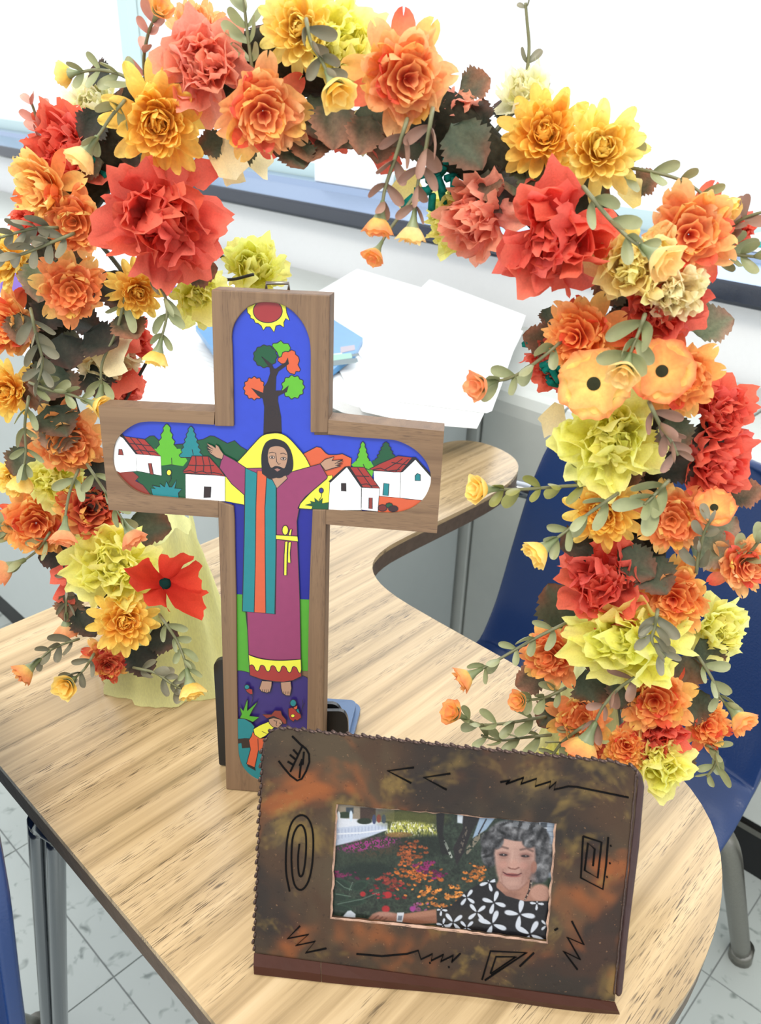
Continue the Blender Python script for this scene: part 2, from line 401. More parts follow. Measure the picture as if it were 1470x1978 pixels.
# heating cabinet along the wall
heat = empty('heating_cabinet', un(1.0, 1.4, -0.745), 'long pale grey metal heating cabinet with rounded top edge running under the window wall', 'heater')
seams = [-1.5, -0.35, 0.45, 0.693, 0.853, 1.9, 2.9, 3.9]
for a, b in zip(seams[:-1], seams[1:]):
    p = [(1.19, -0.625), (1.19, -0.048), (1.196, -0.028), (1.212, -0.015), (1.235, -0.010), (1.585, -0.010), (1.585, -0.625)]
    g = 0.0028
    mb = MB().prism([(-a - g, n, z) for n, z in p], (-(b - a) + 2 * g, 0, 0))
    o = rplace('panel', mb, M_greymetal, heat); bevel(o, 0.004, 2, 0.9)
rplace('inner_case', rbox(MB(), -1.49, 3.89, 1.225, 1.58, -0.62, -0.04), M_kick, heat)
rplace('base_strip', rbox(MB(), -1.5, 3.9, 1.20, 1.58, -0.745, -0.628), M_kick, heat)
rplace('base_trim', rbox(MB(), -1.5, 3.9, 1.193, 1.20, -0.652, -0.640), M_steel, heat)
o = rplace('grille', rbox(MB(), -1.2, 0.2, 1.36, 1.50, -0.010, -0.006), M_greymetal2, heat)

# low cabinet at the left, its ribbed top and what lies on it
lowc = empty('low_cabinet', un(1.6, 0.9, -0.745), 'low cool grey metal cabinet with ribbed white top behind the desk', 'cabinet')
o = rplace('case', rbox(MB(), 0.87, 2.7, 0.600, 1.175, -0.680, 0.035), M_greymetal2, lowc); bevel(o, 0.006)
rplace('base_strip', rbox(MB(), 0.87, 2.7, 0.604, 1.17, -0.745, -0.680), M_kick, lowc)
o = rplace('top_panel', rbox(MB(), 0.865, 2.7, 0.594, 0.742, 0.035, 0.050), M_paper, lowc); bevel(o, 0.002)
mb = MB(); nn = 0.745
while nn < 1.165:
    rbox(mb, 0.865, 2.7, nn, nn + 0.0105, 0.035, 0.0495); nn += 0.0125
o = rplace('rib', mb, M_paper, lowc); tag(o, kind='stuff')
rplace('rib_bed', rbox(MB(), 0.87, 2.7, 0.742, 1.172, 0.035, 0.0455), M_greymetal2, lowc)

def sheet(name, px, z, label, cat, group=None, mat=M_paper, th=0.0006, curl=0.0):
    P = [onz(x, y, z) for x, y in px]
    c = sum(P, Vector()) / len(P)
    mb = MB().prism([p - c for p in P], (0, 0, th))
    o = place(name, mb.mesh(name, mat), None, Matrix.Translation(c))
    return tag(o, label, cat, group)
PG = 'white paper sheets on the low cabinet'
for k in range(8):
    d = 3.2 * (7 - k)
    sheet('paper_sheet', [(470, 655 - d * .3), (520, 700 + d), (600, 745 + d), (660, 776 + d * .9), (720, 797 + d * .7), (790, 806 + d * .35), (840, 800), (1000, 610), (690, 520)],
          0.0525 + 0.0016 * k, 'large white paper sheet in the pile behind the cross', 'paper', PG, th=0.0005)
sheet('paper_sheet', [(640, 690), (700, 795), (800, 818), (921, 828), (1010, 640), (800, 560)], 0.0668, 'top white paper sheet hanging furthest over the desk arm', 'paper')
sheet('paper_sheet', [(690, 680), (760, 775), (940, 798), (950, 794), (973, 732), (1015, 610), (830, 540)], 0.0685, 'small white paper sheet over the back corner of the pile', 'paper')
# glossy booklet on the paper
bkq = [onz(378, 640, 0.071), onz(455, 745, 0.071), onz(640, 728, 0.071), onz(686, 692, 0.071), onz(701, 663, 0.071), onz(560, 573, 0.071)]
c0 = sum(bkq, Vector()) / 6
book = empty('glossy_booklet', c0, 'glossy sky blue booklet lying on the paper behind the cross', 'booklet')
mb = MB().prism(bkq, (0, 0, 0.010)); o = mb.build('cover', M_sky_blue, book)
mb = MB(); r = random.Random(3)
for k in range(9):
    cx, cy = 655 + r.uniform(-25, 22), 690 + r.uniform(-18, 14)
    a = r.uniform(-.5, .2); L = r.uniform(10, 26); w = r.uniform(2, 5)
    q = [(cx - L, cy - w), (cx + L, cy - w - 4), (cx + L * 1.1, cy + w - 4), (cx - L, cy + w + 2)]
    mb.prism([onz(x, y, 0.0812 + k * 1e-5) for x, y in q], (0, 0, 0.0001), lin(r.choice([(180, 185, 180), (90, 110, 110), (120, 170, 150), (150, 140, 150), (70, 90, 95)])))
mb.build('cover_picture', M_print, book)
# purple folder edge at the left
sheet('folder', [(0, 566), (120, 566), (335, 566), (352, 556), (180, 530), (0, 528)], 0.0520, 'purple card folder lying on the ribbed cabinet top behind the garland', 'folder', None, M_purple, 0.003)
# things on the sill
def sbox(name, u0, u1, n0, n1, z0, z1, mat, label, cat, group=None):
    c = un((u0 + u1) / 2, (n0 + n1) / 2, z0)
    mb = MB().box((-(u1 - u0) / 2, -(n1 - n0) / 2, 0), ((u1 - u0) / 2, (n1 - n0) / 2, z1 - z0))
    Mx = ROOMR.copy(); Mx.translation = c
    o = place(name, mb.mesh(name, mat), None, Mx); bevel(o, 0.002); return tag(o, label, cat, group)
sbox('box', 1.53, 1.78, 1.612, 1.66, 0.2245, 0.31, M_white_box, 'white box on the window ledge, left one behind the arch', 'box')
sbox('box', 1.20, 1.44, 1.612, 1.66, 0.2245, 0.30, M_white_box, 'white box on the window ledge, right one behind the arch', 'box')
for k, (mt, lb) in enumerate(((M_paper, 'white booklet at the bottom of the ledge pile at right'), (M_teal, 'teal covered booklet lying on a white one on the ledge'), (M_paper, 'white booklet on top of the teal one on the ledge'))):
    sbox('booklet', 0.30 + 0.01 * k, 0.62 - 0.012 * k, 1.608, 1.658, 0.2245 + 0.0095 * k, 0.2335 + 0.0095 * k, mt, lb, 'booklet')

# ------------------------------------------------------------------ combo desk (desk and chair on one frame)
def desk_outline():
    # (u, n) traced around: near edge, right round end, inner edge, notch, arm, left end
    P = [(0.30, 0.151), (0.215, 0.151), (0.165, 0.160), (0.122, 0.186), (0.092, 0.230), (0.073, 0.285), (0.066, 0.345), (0.068, 0.40), (0.080, 0.452), (0.104, 0.498), (0.140, 0.530), (0.190, 0.549), (0.26, 0.556), (0.34, 0.557)]
    Q = [(0.43, 0.557), (0.49, 0.559), (0.530, 0.569), (0.556, 0.590), (0.568, 0.622), (0.570, 0.665), (0.568, 0.74), (0.567, 0.82), (0.573, 0.878), (0.588, 0.922), (0.612, 0.949), (0.645, 0.962), (0.682, 0.962), (0.708, 0.948), (0.7225, 0.920), (0.725, 0.88)]
    P = [(0.725, 0.151)] + smooth2(P, 3) + smooth2(Q, 3)
    return P
def desk(label, du=0.0, dn=0.0):
    root = empty('combo_desk', un(0.4 + du, 0.5 + dn, -0.745), label, 'desk', None)
    off = Matrix.Translation((-du, dn, 0)); RM = ROOMR @ off
    def rp(name, mb, mat, smooth=False, par=None):
        return place(name, mb.mesh(name, mat, smooth), par or root, RM)
    out = desk_outline()
    top = rp('desktop', MB().prism([(-u, n, -0.006) for u, n in out], (0, 0, 0.006)), M_oak_desk); bevel(top, 0.0015, 2)
    cx, cy = 0.42, 0.45
    body = rp('edge_band', MB().prism([(-u, n, -0.026) for u, n in out], (0, 0, 0.0198)), M_oak_edge); bevel(body, 0.004, 3)
    # frame
    for k, (u0, u1, n0) in enumerate(((0.520, 0.728, 0.164), (0.499, 0.708, 0.169))):
        rp('front_leg', MB().tube([(-(u0 - 0.16), n0 + 0.05, -0.045), (-(u0 - 0.035), n0 + 0.004, -0.047), (-(u0 + 0.005), n0, -0.062), (-(u0 + 0.03), n0, -0.12), (-u1, n0, -0.735)], 0.0085, seg=12), M_chrome, True)
    for u in (0.728, 0.708): rp('foot_cap', MB().tube([(-u, 0.166, -0.745), (-u, 0.166, -0.715)], 0.0095, seg=12), M_steel, True)
    for k, (u0, u1, n0) in enumerate(((0.24, 0.06, 0.166),)):
        rp('front_leg', MB().tube([(-(u0 + 0.1), n0 + 0.05, -0.045), (-(u0), n0, -0.047), (-(u0 - 0.03), n0, -0.12), (-u1, n0, -0.735)], 0.0125, seg=12), M_chrome, True)
    rp('foot_cap', MB().tube([(-0.06, 0.166, -0.745), (-0.06, 0.166, -0.715)], 0.017, seg=12), M_steel, True)
    rp('arm_tube', MB().tube([(-0.645, 0.70, -0.040), (-0.640, 0.90, -0.040), (-0.60, 0.945, -0.042), (-0.555, 0.955, -0.050), (-0.535, 0.955, -0.10), (-0.53, 0.94, -0.32)], 0.0125, seg=12), M_chrome, True)
    rp('seat_rail', MB().tube([(-0.53, 0.94, -0.32), (-0.51, 0.80, -0.335), (-0.50, 0.56, -0.335), (-0.45, 0.40, -0.25), (-0.40, 0.33, -0.045)], 0.0125, seg=12), M_chrome, True)
    rp('seat_rail', MB().tube([(-0.21, 0.93, -0.335), (-0.23, 0.80, -0.337), (-0.24, 0.56, -0.335), (-0.28, 0.40, -0.25), (-0.32, 0.33, -0.045)], 0.0125, seg=12), M_chrome, True)
    lu, ln = 0.128, 1.029
    rp('rear_leg', MB().tube([(-0.26, 0.80, -0.352), (-0.205, 0.855, -0.355), (-0.182, 0.872, -0.368), (-0.165, 0.884, -0.40), (-0.150, 0.921, -0.5), (-lu, ln, -0.735)], 0.0145, seg=14), M_steel, True)
    rp('foot_cap', MB().tube([(-lu - 0.002, ln - 0.004, -0.715), (-lu, ln, -0.745)], 0.0185, seg=16), M_steel, True)
    rp('rear_leg', MB().tube([(-0.48, 0.80, -0.352), (-0.54, 0.855, -0.355), (-0.56, 0.88, -0.40), (-0.60, ln, -0.735)], 0.0145, seg=14), M_steel, True)
    rp('foot_cap', MB().tube([(-0.598, ln - 0.004, -0.715), (-0.60, ln, -0.745)], 0.021, seg=16), M_steel, True)
    # chair shell
    path = [(0.500, -0.322), (0.515, -0.306), (0.56, -0.300), (0.66, -0.308), (0.76, -0.312), (0.84, -0.302), (0.893, -0.270), (0.922, -0.21), (0.938, -0.12), (0.950, -0.02), (0.962, 0.05), (0.970, 0.088), (0.977, 0.103)]
    half = [0.165, 0.185, 0.203, 0.212, 0.214, 0.214, 0.213, 0.211, 0.206, 0.196, 0.183, 0.160, 0.105]
    na = 21; V = []
    ts = np.linspace(0, len(path) - 1, 49)
    pn = np.interp(ts, range(len(path)), [p[0] for p in path]); pz = np.interp(ts, range(len(path)), [p[1] for p in path]); hw = np.interp(ts, range(len(path)), half)
    for sm in range(2):
        for arr in (pn, pz, hw): arr[1:-1] = 0.25 * arr[:-2] + 0.5 * arr[1:-1] + 0.25 * arr[2:]
    for i in range(49):
        k = i / 48
        for j in range(na):
            a = -1 + 2 * j / (na - 1)
            lift = 0.018 * abs(a) ** 3.0 * (1 if k < .55 else 0.4)      # seat sides curl up
            wrap = -0.030 * a * a * (1 if k > .5 else k * 2)              # back wraps round the sitter
            rim = -0.012 * max(0, abs(a) - 0.90) / 0.10
            V.append((-(0.368) + a * hw[i], pn[i] + wrap, pz[i] + (lift + rim if k < .5 else 0)))
    F = [(i * na + j, i * na + j + 1, (i + 1) * na + j + 1, (i + 1) * na + j) for i in range(48) for j in range(na - 1)]
    sh = rp('chair_shell', MB().add(V, F), M_blue, True)
    so = sh.modifiers.new('s', 'SOLIDIFY'); so.thickness = 0.011; so.offset = 0
    bv = bevel(sh, 0.004, 3, 0.8)
    tag(sh, 'blue moulded plastic seat and back')
    return root
# grain runs along n: object space of the desk top is (-u, n, z)
M_oak_desk = wood('oak_laminate_top', ['84704f', 'a88f69', 'bca27a', 'c9b089', '4f4030'], (0, 1), 1.0, 0.27, 1.0, 62)
desk('oak topped combo desk holding the flower arch with its blue chair at right', 0, 0)
desk('combo desk in the row in front, only its blue chair back showing at lower left', 0.205, -0.842)
# ------------------------------------------------------------------ painted cross
CY, CL = -0.0785, 0.1254
ux = Vector((math.cos(CY), math.sin(CY), 0)); cn = Vector((-math.sin(CY), math.cos(CY), 0))
uz = math.cos(CL) * Vector((0, 0, 1)) + math.sin(CL) * cn
cb = ux.cross(uz); cb = cb if cb.y > 0 else -cb          # points away from the camera
CO = Vector((-0.0766, 0.4631, TZ + 0.0012))
CM = Matrix(((ux.x, uz.x, -cb.x, CO.x), (ux.y, uz.y, -cb.y, CO.y), (ux.z, uz.z, -cb.z, CO.z), (0, 0, 0, 1)))   # local x across, y up the cross, z to the viewer
CMI = CM.inverted()
def cl(px, py, d=0.0):                                     # photograph point -> local point of the cross plane at depth d behind the face
    return CMI @ onplane(px, py, CO + cb * d, cb)
cross = empty('painted_cross', CO, 'wooden cross painted with a robed figure and a village, standing on the desk', 'cross')
def cpiece(name, px, d0, d1, mat, par=cross):
    P = [cl(x, y) for x, y in px]
    P = [Vector((p.x, max(p.y, (d1 * math.sin(CL) - 0.0007) / math.cos(CL)), -d0)) for p in P]
    o = place(name, MB().prism(P, (0, 0, -(d1 - d0))).mesh(name, mat), par, CM); return o
C1 = lambda a: [(400 + x / 5.25, 540 + y / 5.25) for x, y in a]
C2 = lambda a: [(190 + x / 4.3235, 760 + y / 4.3235) for x, y in a]
C3 = lambda a: [(520 + x / 4.2, 780 + y / 4.2) for x, y in a]
C4 = lambda a: [(400 + x / 4.594, 960 + y / 4.594) for x, y in a]
C5 = lambda a: [(400 + x / 4.594, 1230 + y / 4.594) for x, y in a]
RD = 0.0026                                                # depth of the carved recess
arch_in = C1(smooth2([(262, 1000), (255, 700), (250, 560), (285, 430), (390, 300), (500, 243), (610, 232), (730, 248), (850, 310), (960, 430), (1025, 570), (1048, 720), (1048, 1000)]))
top_o = [(408, 560), (637, 571), (634, 811), (633, 836)] + C1([(1048, 1552)]) + list(reversed(arch_in)) + C1([(270, 1490)]) + [(414.5, 823), (414.5, 796)]
bevel(cpiece('upright_top', top_o, 0, RD, M_cross_v), 0.0006, 2)
la_in = C2(smooth2([(965, 262), (600, 240), (400, 236), (300, 260), (200, 330), (145, 400), (125, 470), (120, 560), (135, 640), (170, 690), (220, 745), (285, 800), (360, 838), (440, 855), (720, 882), (1000, 904)]))
la = [(190, 785), (414.5, 796)] + la_in + [(421.5, 1000), (210, 985)]
bevel(cpiece('arm', la, 0, RD, M_cross_h), 0.0006, 2)
ra_in = C3(smooth2([(476, 246), (700, 270), (980, 290), (1080, 315), (1180, 370), (1260, 450), (1300, 530), (1312, 610), (1300, 680), (1262, 760), (1205, 815), (1120, 862), (1000, 886), (780, 878), (462, 862)]))
ra = [(858, 833), (634, 811)] + ra_in + [(629.5, 1013), (844, 1030)]
bevel(cpiece('arm', ra, 0, RD, M_cross_h), 0.0006, 2)
bl = [(421.5, 1000)] + C2([(1000, 904)]) + C4([(200, 70), (235, 85), (243, 200), (248, 500), (258, 900), (262, 1400)]) + C5(smooth2([(266, 500), (272, 760), (275, 930), (282, 1040), (305, 1125), (345, 1190), (410, 1245), (490, 1280), (580, 1300), (680, 1290), (760, 1235), (830, 1150), (862, 1060), (880, 900), (888, 700), (893, 300)]))
bl += C4([(900, 1100), (908, 800), (918, 500), (930, 250), (935, 112)]) + C3([(462, 862)]) + [(629.5, 1013), (622.5, 1540), (437, 1526)]
bevel(cpiece('upright_bottom', bl, 0, RD, M_cross_v), 0.0006, 2)
outline = [(408, 560), (637, 571), (634, 811), (858, 833), (844, 1030), (629.5, 1013), (622.5, 1540), (437, 1526), (421.5, 1000), (210, 985), (190, 785), (414.5, 796)]
outline[6:8] = [(622.9, 1522), (437.2, 1508)]
cpiece('backing_board', outline, RD + 0.0001, 0.020, M_cross_v)
hk = [cl(x, y) for x, y in ((500, 556), (545, 556))]
o = place('hanger', MB().tube([Vector((hk[0].x, hk[0].y - .004, -0.021)), Vector((hk[0].x, hk[0].y + .0008, -0.021)), Vector((hk[1].x, hk[1].y + .0008, -0.021)), Vector((hk[1].x, hk[1].y - .004, -0.021))], 0.0011, seg=6, smooth=False).mesh('hanger', M_steel, True), cross, CM)

# flat enamel picture in the recess: every colour field is a flat piece, lines are thin flat strokes
BK = (33, 30, 36); RED = (172, 54, 48); WHT = (248, 250, 250); DG = (22, 88, 54); LG = (100, 190, 48); TEAL = (28, 138, 146)
ORG = (226, 100, 60); YEL = (250, 248, 76); MAG = (156, 62, 108); SKIN = (172, 134, 110); BLU = (50, 76, 208); NAVY = (28, 34, 152); PUR = (60, 44, 122); GRN = (88, 176, 46); BRN = (150, 60, 50)
pm = MB(); _lay = [0]
def zl():
    _lay[0] += 1; return -RD + 0.00012 + _lay[0] * 1.1e-5
def fill(px, col, lw=0.55):
    P = [cl(x, y) for x, y in px]
    def flat(Q, c):
        z = zl(); Q = [Vector((p.x, p.y, z)) for p in Q]
        t = geometry.tessellate_polygon([Q])
        F = []
        for a, b, c_ in t:
            F.append((a, b, c_) if (Q[b] - Q[a]).cross(Q[c_] - Q[a]).z > 0 else (c_, b, a))
        pm.add([tuple(p) for p in Q], F, [q * (0.95 if min(c) > 240 else 0.9 if c == SKIN else 0.70) for q in lin(c)])
    flat(P, col)
    if lw: stroke(px, lw, BK, closed=True)
def stroke(px, w=0.55, col=BK, closed=False):
    """flat ribbon w millimetres wide along the polyline"""
    P = [cl(x, y) for x, y in px]; P = [Vector((p.x, p.y, 0)) for p in P]
    n = len(P); z = zl(); V = []; w = w * 0.0005
    for i, p in enumerate(P):
        a = P[i - 1] if (i or closed) else p; b = P[(i + 1) % n] if (i < n - 1 or closed) else p
        t = b - a
        if t.length < 1e-9: t = Vector((1, 0, 0))
        t.normalize(); nv = Vector((-t.y, t.x, 0)) * w
        V += [(p.x + nv.x, p.y + nv.y, z), (p.x - nv.x, p.y - nv.y, z)]
    m = n if closed else n - 1
    F = [(2 * i, 2 * i + 1, 2 * ((i + 1) % n) + 1, 2 * ((i + 1) % n)) for i in range(m)]
    pm.add(V, F, lin(col))
def blob(cx, cy, r, k=9, amp=0.12, ry=None, ph=0.0):
    ry = ry or r
    return [(cx + (1 + amp * math.cos(k * t)) * r * math.cos(t + ph), cy + (1 + amp * math.cos(k * t)) * ry * math.sin(t + ph)) for t in (2 * PI * i / (k * 6) for i in range(k * 6))]
fill([(440, 580), (605, 580), (605, 812), (606, 842), (690, 843), (835, 850), (835, 995), (600, 995), (600, 985), (212, 985), (212, 800), (446, 800)], BLU, 0)
fill([(446, 974), (607, 984), (605, 1170), (445, 1160)], NAVY, 0)
fill(C4([(225, 875), (320, 880), (380, 1470), (390, 1580), (220, 1580)]), GRN, 0.5)
fill(C4([(815, 920), (930, 925), (925, 1560), (820, 1560)]), GRN, 0.5)
fill(C5(smooth2([(225, 320), (300, 318), (400, 345), (560, 400), (700, 400), (830, 362), (900, 388)]) + [(900, 1000), (225, 1000)]), PUR, 0.5)
# sun
sun = C1([(395, 285), (400, 340), (430, 370), (430, 395), (465, 410), (480, 445), (510, 450), (540, 475), (562, 520), (590, 485), (630, 485), (672, 540), (690, 475), (730, 465), (772, 490), (770, 440), (790, 400), (830, 420), (800, 340), (790, 270), (600, 200)])
fill(sun, YEL); fill(C1(blob(607, 325, 148, 12, 0.0, 118)), (166, 52, 56))
# tree
fill(C1([(720, 790), (700, 740), (650, 680), (660, 655), (705, 650), (740, 625), (770, 655), (815, 655), (840, 700), (825, 735), (775, 740), (745, 790)]), LG)
fill(C1(blob(582, 785, 118, 11, 0.05, 112)), DG)
fill(C1([(745, 860), (708, 830), (715, 800), (745, 790), (760, 745), (790, 735), (815, 740), (850, 720), (885, 735), (890, 765), (920, 790), (930, 830), (915, 870), (940, 920), (930, 940), (895, 938), (880, 970), (830, 955), (800, 920), (795, 860)]), ORG)
fill(C1(blob(470, 1110, 105, 12, 0.07, 112)), ORG); fill(C1(blob(865, 1098, 112, 11, 0.07, 115)), LG)
fill(C1([(565, 1640), (575, 1300), (560, 1215), (510, 1185), (440, 1110), (560, 1160), (570, 1100), (605, 1050), (635, 960), (630, 900), (590, 850), (545, 790), (650, 870), (665, 910), (690, 915), (740, 880), (790, 850), (810, 800), (820, 860), (770, 895), (715, 935), (690, 990), (685, 1135), (760, 1135), (820, 1085), (800, 1145), (740, 1170), (710, 1190), (708, 1240), (740, 1400), (750, 1640)]), (48, 36, 38))
stroke(C1([(650 + (r * 55) * math.cos(a), 1360 + (r * 60) * math.sin(a)) for r, a in ((i / 40 * 1.3, i / 40 * 4.2 * PI) for i in range(4, 41))]), 0.4, (30, 26, 30))
# left arm landscape
fill(C2([(340, 395), (380, 390), (420, 364), (455, 362), (490, 395), (560, 440), (700, 430), (830, 398), (870, 390), (925, 362), (960, 366), (1070, 425), (1130, 402), (1180, 450), (1250, 492), (1300, 530), (1150, 700), (1060, 720), (722, 895), (440, 870), (300, 720), (280, 665)]), DG)
fill(C2([(100, 660), (280, 662), (330, 705), (300, 738), (362, 772), (395, 812), (440, 870), (280, 850), (140, 760)]), BRN)
def pine(cx, ytop, ybot, w, C, col):
    L = []; n = 6
    for i in range(n):
        t = (i + 0.6) / n; y = ytop + (ybot - ytop) * t; ww = w * (0.16 + 0.84 * t)
        L += [(ww * 1.0, y), (ww * 0.86, y + (ybot - ytop) / n * 0.45)]
    right = [(cx + x, y) for x, y in L]; left = [(cx - x, y) for x, y in reversed(L)]
    tip = [(cx - w * .10, ytop + 8), (cx, ytop), (cx + w * .10, ytop + 8)]
    fill(C(smooth2(tip + right, 2) + smooth2(left, 2)), col)
pine(562, 262, 600, 132, C2, LG); fill(C2([(430, 500), (450, 470), (680, 470), (735, 570), (700, 615), (600, 600), (520, 610), (460, 540)]), LG, 0)
stroke(C2([(603, 545), (606, 600)]), 0.5)
pine(765, 280, 540, 105, C2, TEAL); stroke(C2([(775, 475), (785, 520)]), 0.5)
fill(C2([(150, 368), (190, 362), (305, 510), (310, 655), (170, 668), (110, 640), (105, 500)]), WHT, 0)
fill(C2([(305, 510), (512, 532), (520, 695), (312, 655)]), WHT, 0.4)
fill(C2([(190, 362), (375, 390), (510, 530), (305, 512)]), RED)
fill(C2([(150, 352), (190, 345), (320, 512), (300, 512), (195, 380)]), BK, 0)
for a, b in (((255, 372), (370, 520)), ((310, 380), (430, 525))): stroke(C2([a, b]), 0.6)
stroke(C2([(250, 425), (330, 432), (425, 445)]), 0.6); stroke(C2([(290, 485), (340, 478), (400, 490), (460, 495), (490, 515)]), 0.6)
fill(C2([(162, 472), (188, 475), (200, 522), (158, 520)]), BRN); fill(C2([(408, 590), (435, 590), (452, 685), (424, 682)]), BRN)
fill(C2(blob(582, 668, 20, 8, 0, 24)), YEL); stroke(C2([(598, 690), (600, 720), (580, 755)]), 0.4)
fill(C2([(455, 890), (430, 800), (470, 805), (440, 775), (510, 790), (505, 760), (545, 790), (560, 740), (585, 790), (605, 790), (645, 730), (630, 800), (690, 805), (660, 840), (665, 890)]), TEAL)
fill(C2([(720, 680), (1055, 695), (1055, 910), (722, 895)]), WHT, 0.4)
fill(C2([(775, 528), (915, 532), (1010, 640), (1050, 700), (960, 688), (705, 672), (700, 655), (735, 620)]), RED)
for q in ([(805, 530), (810, 590), (800, 672)], [(860, 532), (875, 600), (870, 665)], [(912, 535), (925, 590), (940, 680)], [(745, 605), (850, 610), (960, 608)], [(705, 660), (760, 650), (800, 668), (860, 655), (900, 672), (960, 668), (1030, 685)]): stroke(C2(q), 0.6)
fill(C2([(878, 785), (935, 788), (930, 875), (875, 878)]), (50, 36, 36))
# right arm landscape
fill(C3([(230, 460), (270, 412), (380, 355), (415, 362), (455, 405), (480, 420), (540, 420), (590, 412), (665, 448), (660, 520), (500, 640), (440, 640), (300, 560)]), ORG)
pine(757, 312, 560, 82, C3, LG); pine(945, 315, 500, 110, C3, DG)
fill(C3([(665, 500), (700, 470), (820, 470), (850, 520), (830, 610), (780, 560), (700, 545)]), LG, 0); stroke(C3([(760, 495), (775, 530), (820, 545)]), 0.6)
fill(C3([(830, 470), (1000, 420), (1030, 440), (900, 500), (850, 520)]), DG, 0)
fill(C3([(885, 755), (1000, 756), (1110, 778), (1260, 790), (1180, 880), (1000, 900), (880, 890)]), ORG)
fill(C3([(845, 550), (1065, 560), (1060, 770), (890, 755), (850, 690)]), WHT, 0.4)
fill(C3([(1065, 560), (1175, 450), (1190, 450), (1330, 600), (1310, 720), (1240, 790), (1060, 770)]), WHT, 0.4)
fill(C3([(1045, 428), (1180, 445), (1075, 560), (1010, 560), (840, 545), (812, 535), (900, 490)]), RED)
fill(C3([(1160, 438), (1190, 440), (1335, 600), (1320, 612), (1185, 460), (1080, 562), (1062, 560)]), BK, 0)
for q in ([(1080, 450), (1040, 480), (930, 545)], [(1130, 455), (1080, 500), (1025, 555)], [(990, 482), (1110, 500)], [(840, 540), (900, 528), (960, 552), (1060, 540)]): stroke(C3(q), 0.6)
fill(C3([(928, 650), (972, 655), (965, 752), (920, 748)]), TEAL); fill(C3([(1182, 628), (1182, 590), (1200, 570), (1225, 580), (1226, 630)]), TEAL)
fill(C3([(240, 855), (245, 820), (330, 730), (470, 590), (510, 585), (515, 640), (500, 870)]), YEL, 0.4)
fill(C3([(490, 630), (620, 515), (640, 515), (745, 680), (750, 870), (478, 870)]), WHT, 0.4)
fill(C3([(745, 685), (893, 692), (880, 880), (745, 865)]), WHT, 0.4)
fill(C3([(650, 518), (770, 520), (895, 690), (745, 682), (690, 580)]), RED)
fill(C3([(478, 635), (610, 515), (650, 510), (760, 682), (740, 682), (628, 520), (495, 645)]), BK, 0)
for q in ([(715, 525), (770, 600), (835, 690)], [(690, 590), (810, 595)], [(740, 660), (790, 655), (830, 672), (880, 670)]): stroke(C3(q), 0.6)
fill(C3([(583, 650), (620, 650), (622, 715), (583, 712)]), (50, 36, 36)); fill(C3([(808, 768), (835, 768), (835, 858), (806, 855)]), BRN)
stroke(C3([(747, 690), (745, 850)]), 0.5)
fill(C3(blob(918, 850, 36, 8, 0, 26)), (120, 45, 40)); fill(C3(blob(972, 830, 28, 8, 0.05, 20)), DG); fill(C3(blob(1005, 856, 38, 8, 0, 24)), (60, 35, 40))
fill(C3(blob(420, 708, 17, 8, 0, 20)), (40, 50, 150)); stroke(C3([(425, 730), (420, 760), (400, 790)]), 0.4)
fill(C3([(340, 860), (350, 835), (290, 825), (340, 815), (330, 795), (370, 805), (365, 770), (400, 800), (430, 770), (425, 815), (480, 805), (475, 865)]), DG)
fill(C2([(1055, 695), (1110, 745), (1215, 855), (1215, 935), (1055, 905)]), YEL, 0.4)
# halo, robe, figure
halo = smooth2([(455, 896), (472, 878), (488, 860), (505, 843), (522, 838), (540, 838), (556, 846), (575, 866), (590, 885), (600, 905)])
fill(halo + [(560, 925), (510, 925)], YEL)
fill([(520, 905), (504, 905)] + C2([(1235, 630), (1130, 560), (1045, 515), (1020, 570), (1008, 625), (1110, 760), (1215, 852)]) + C4([(330, 100), (325, 400), (312, 900), (350, 1030), (365, 1395)]) + C5(smooth2([(365, 165), (480, 200), (640, 215), (830, 205)])) + C4([(820, 900), (800, 400), (795, 220), (815, 110)]) + C3([(230, 855), (250, 810), (290, 760), (465, 610), (470, 595), (410, 492), (200, 550), (130, 575)]), MAG)
fill(C2([(1030, 555), (980, 540), (930, 505), (905, 470), (930, 480), (900, 445), (935, 462), (900, 420), (950, 440), (975, 460), (975, 430), (1000, 445), (1020, 480), (1043, 512)]), SKIN)
for q in ([(905, 440), (955, 470)], [(900, 458), (950, 485)], [(908, 478), (945, 498)]): stroke(C2(q), 0.4)
fill(C3([(412, 490), (450, 455), (525, 432), (505, 465), (595, 456), (545, 475), (600, 470), (548, 492), (595, 488), (545, 505), (580, 508), (530, 522), (455, 545)]), SKIN)
stroke(C3([(530, 490), (595, 460)]), 0.4); stroke(C3([(535, 505), (590, 490)]), 0.4)
fill([(473, 905), (530, 930)] + C4([(612, -165), (613, 100), (607, 600), (603, 1045), (310, 1020), (325, 450), (330, 150)]), TEAL)
fill([(496, 910), (515, 912)] + C4([(510, 100), (512, 500), (518, 1035), (415, 1028), (425, 600), (430, 100)]), ORG)
stroke(C4([(600, 1045), (610, 500), (612, 0), (612, -160)]), 0.8)
fill(C3([(-10, 555), (60, 690), (145, 610), (125, 560), (40, 500)]), SKIN)
hair = smooth2([(506, 915), (505, 880), (512, 858), (524, 850), (536, 850), (550, 856), (560, 870), (565, 890), (564, 908), (556, 918)])
fill(hair + [(520, 926)], (34, 30, 38))
face = smooth2([(516, 880), (520, 866), (534, 862), (548, 866), (555, 878), (554, 893), (549, 908), (540, 916), (528, 914), (519, 900), (516, 880)])
fill(face, SKIN, 0.4)
fill(smooth2([(518, 893), (523, 904), (531, 901), (540, 902), (549, 905), (554, 892), (553, 908), (546, 922), (534, 924), (524, 917), (518, 905)]), (34, 30, 38), 0)
fill([(529, 907), (535, 905), (542, 908), (535, 912)], (170, 120, 110), 0.3)
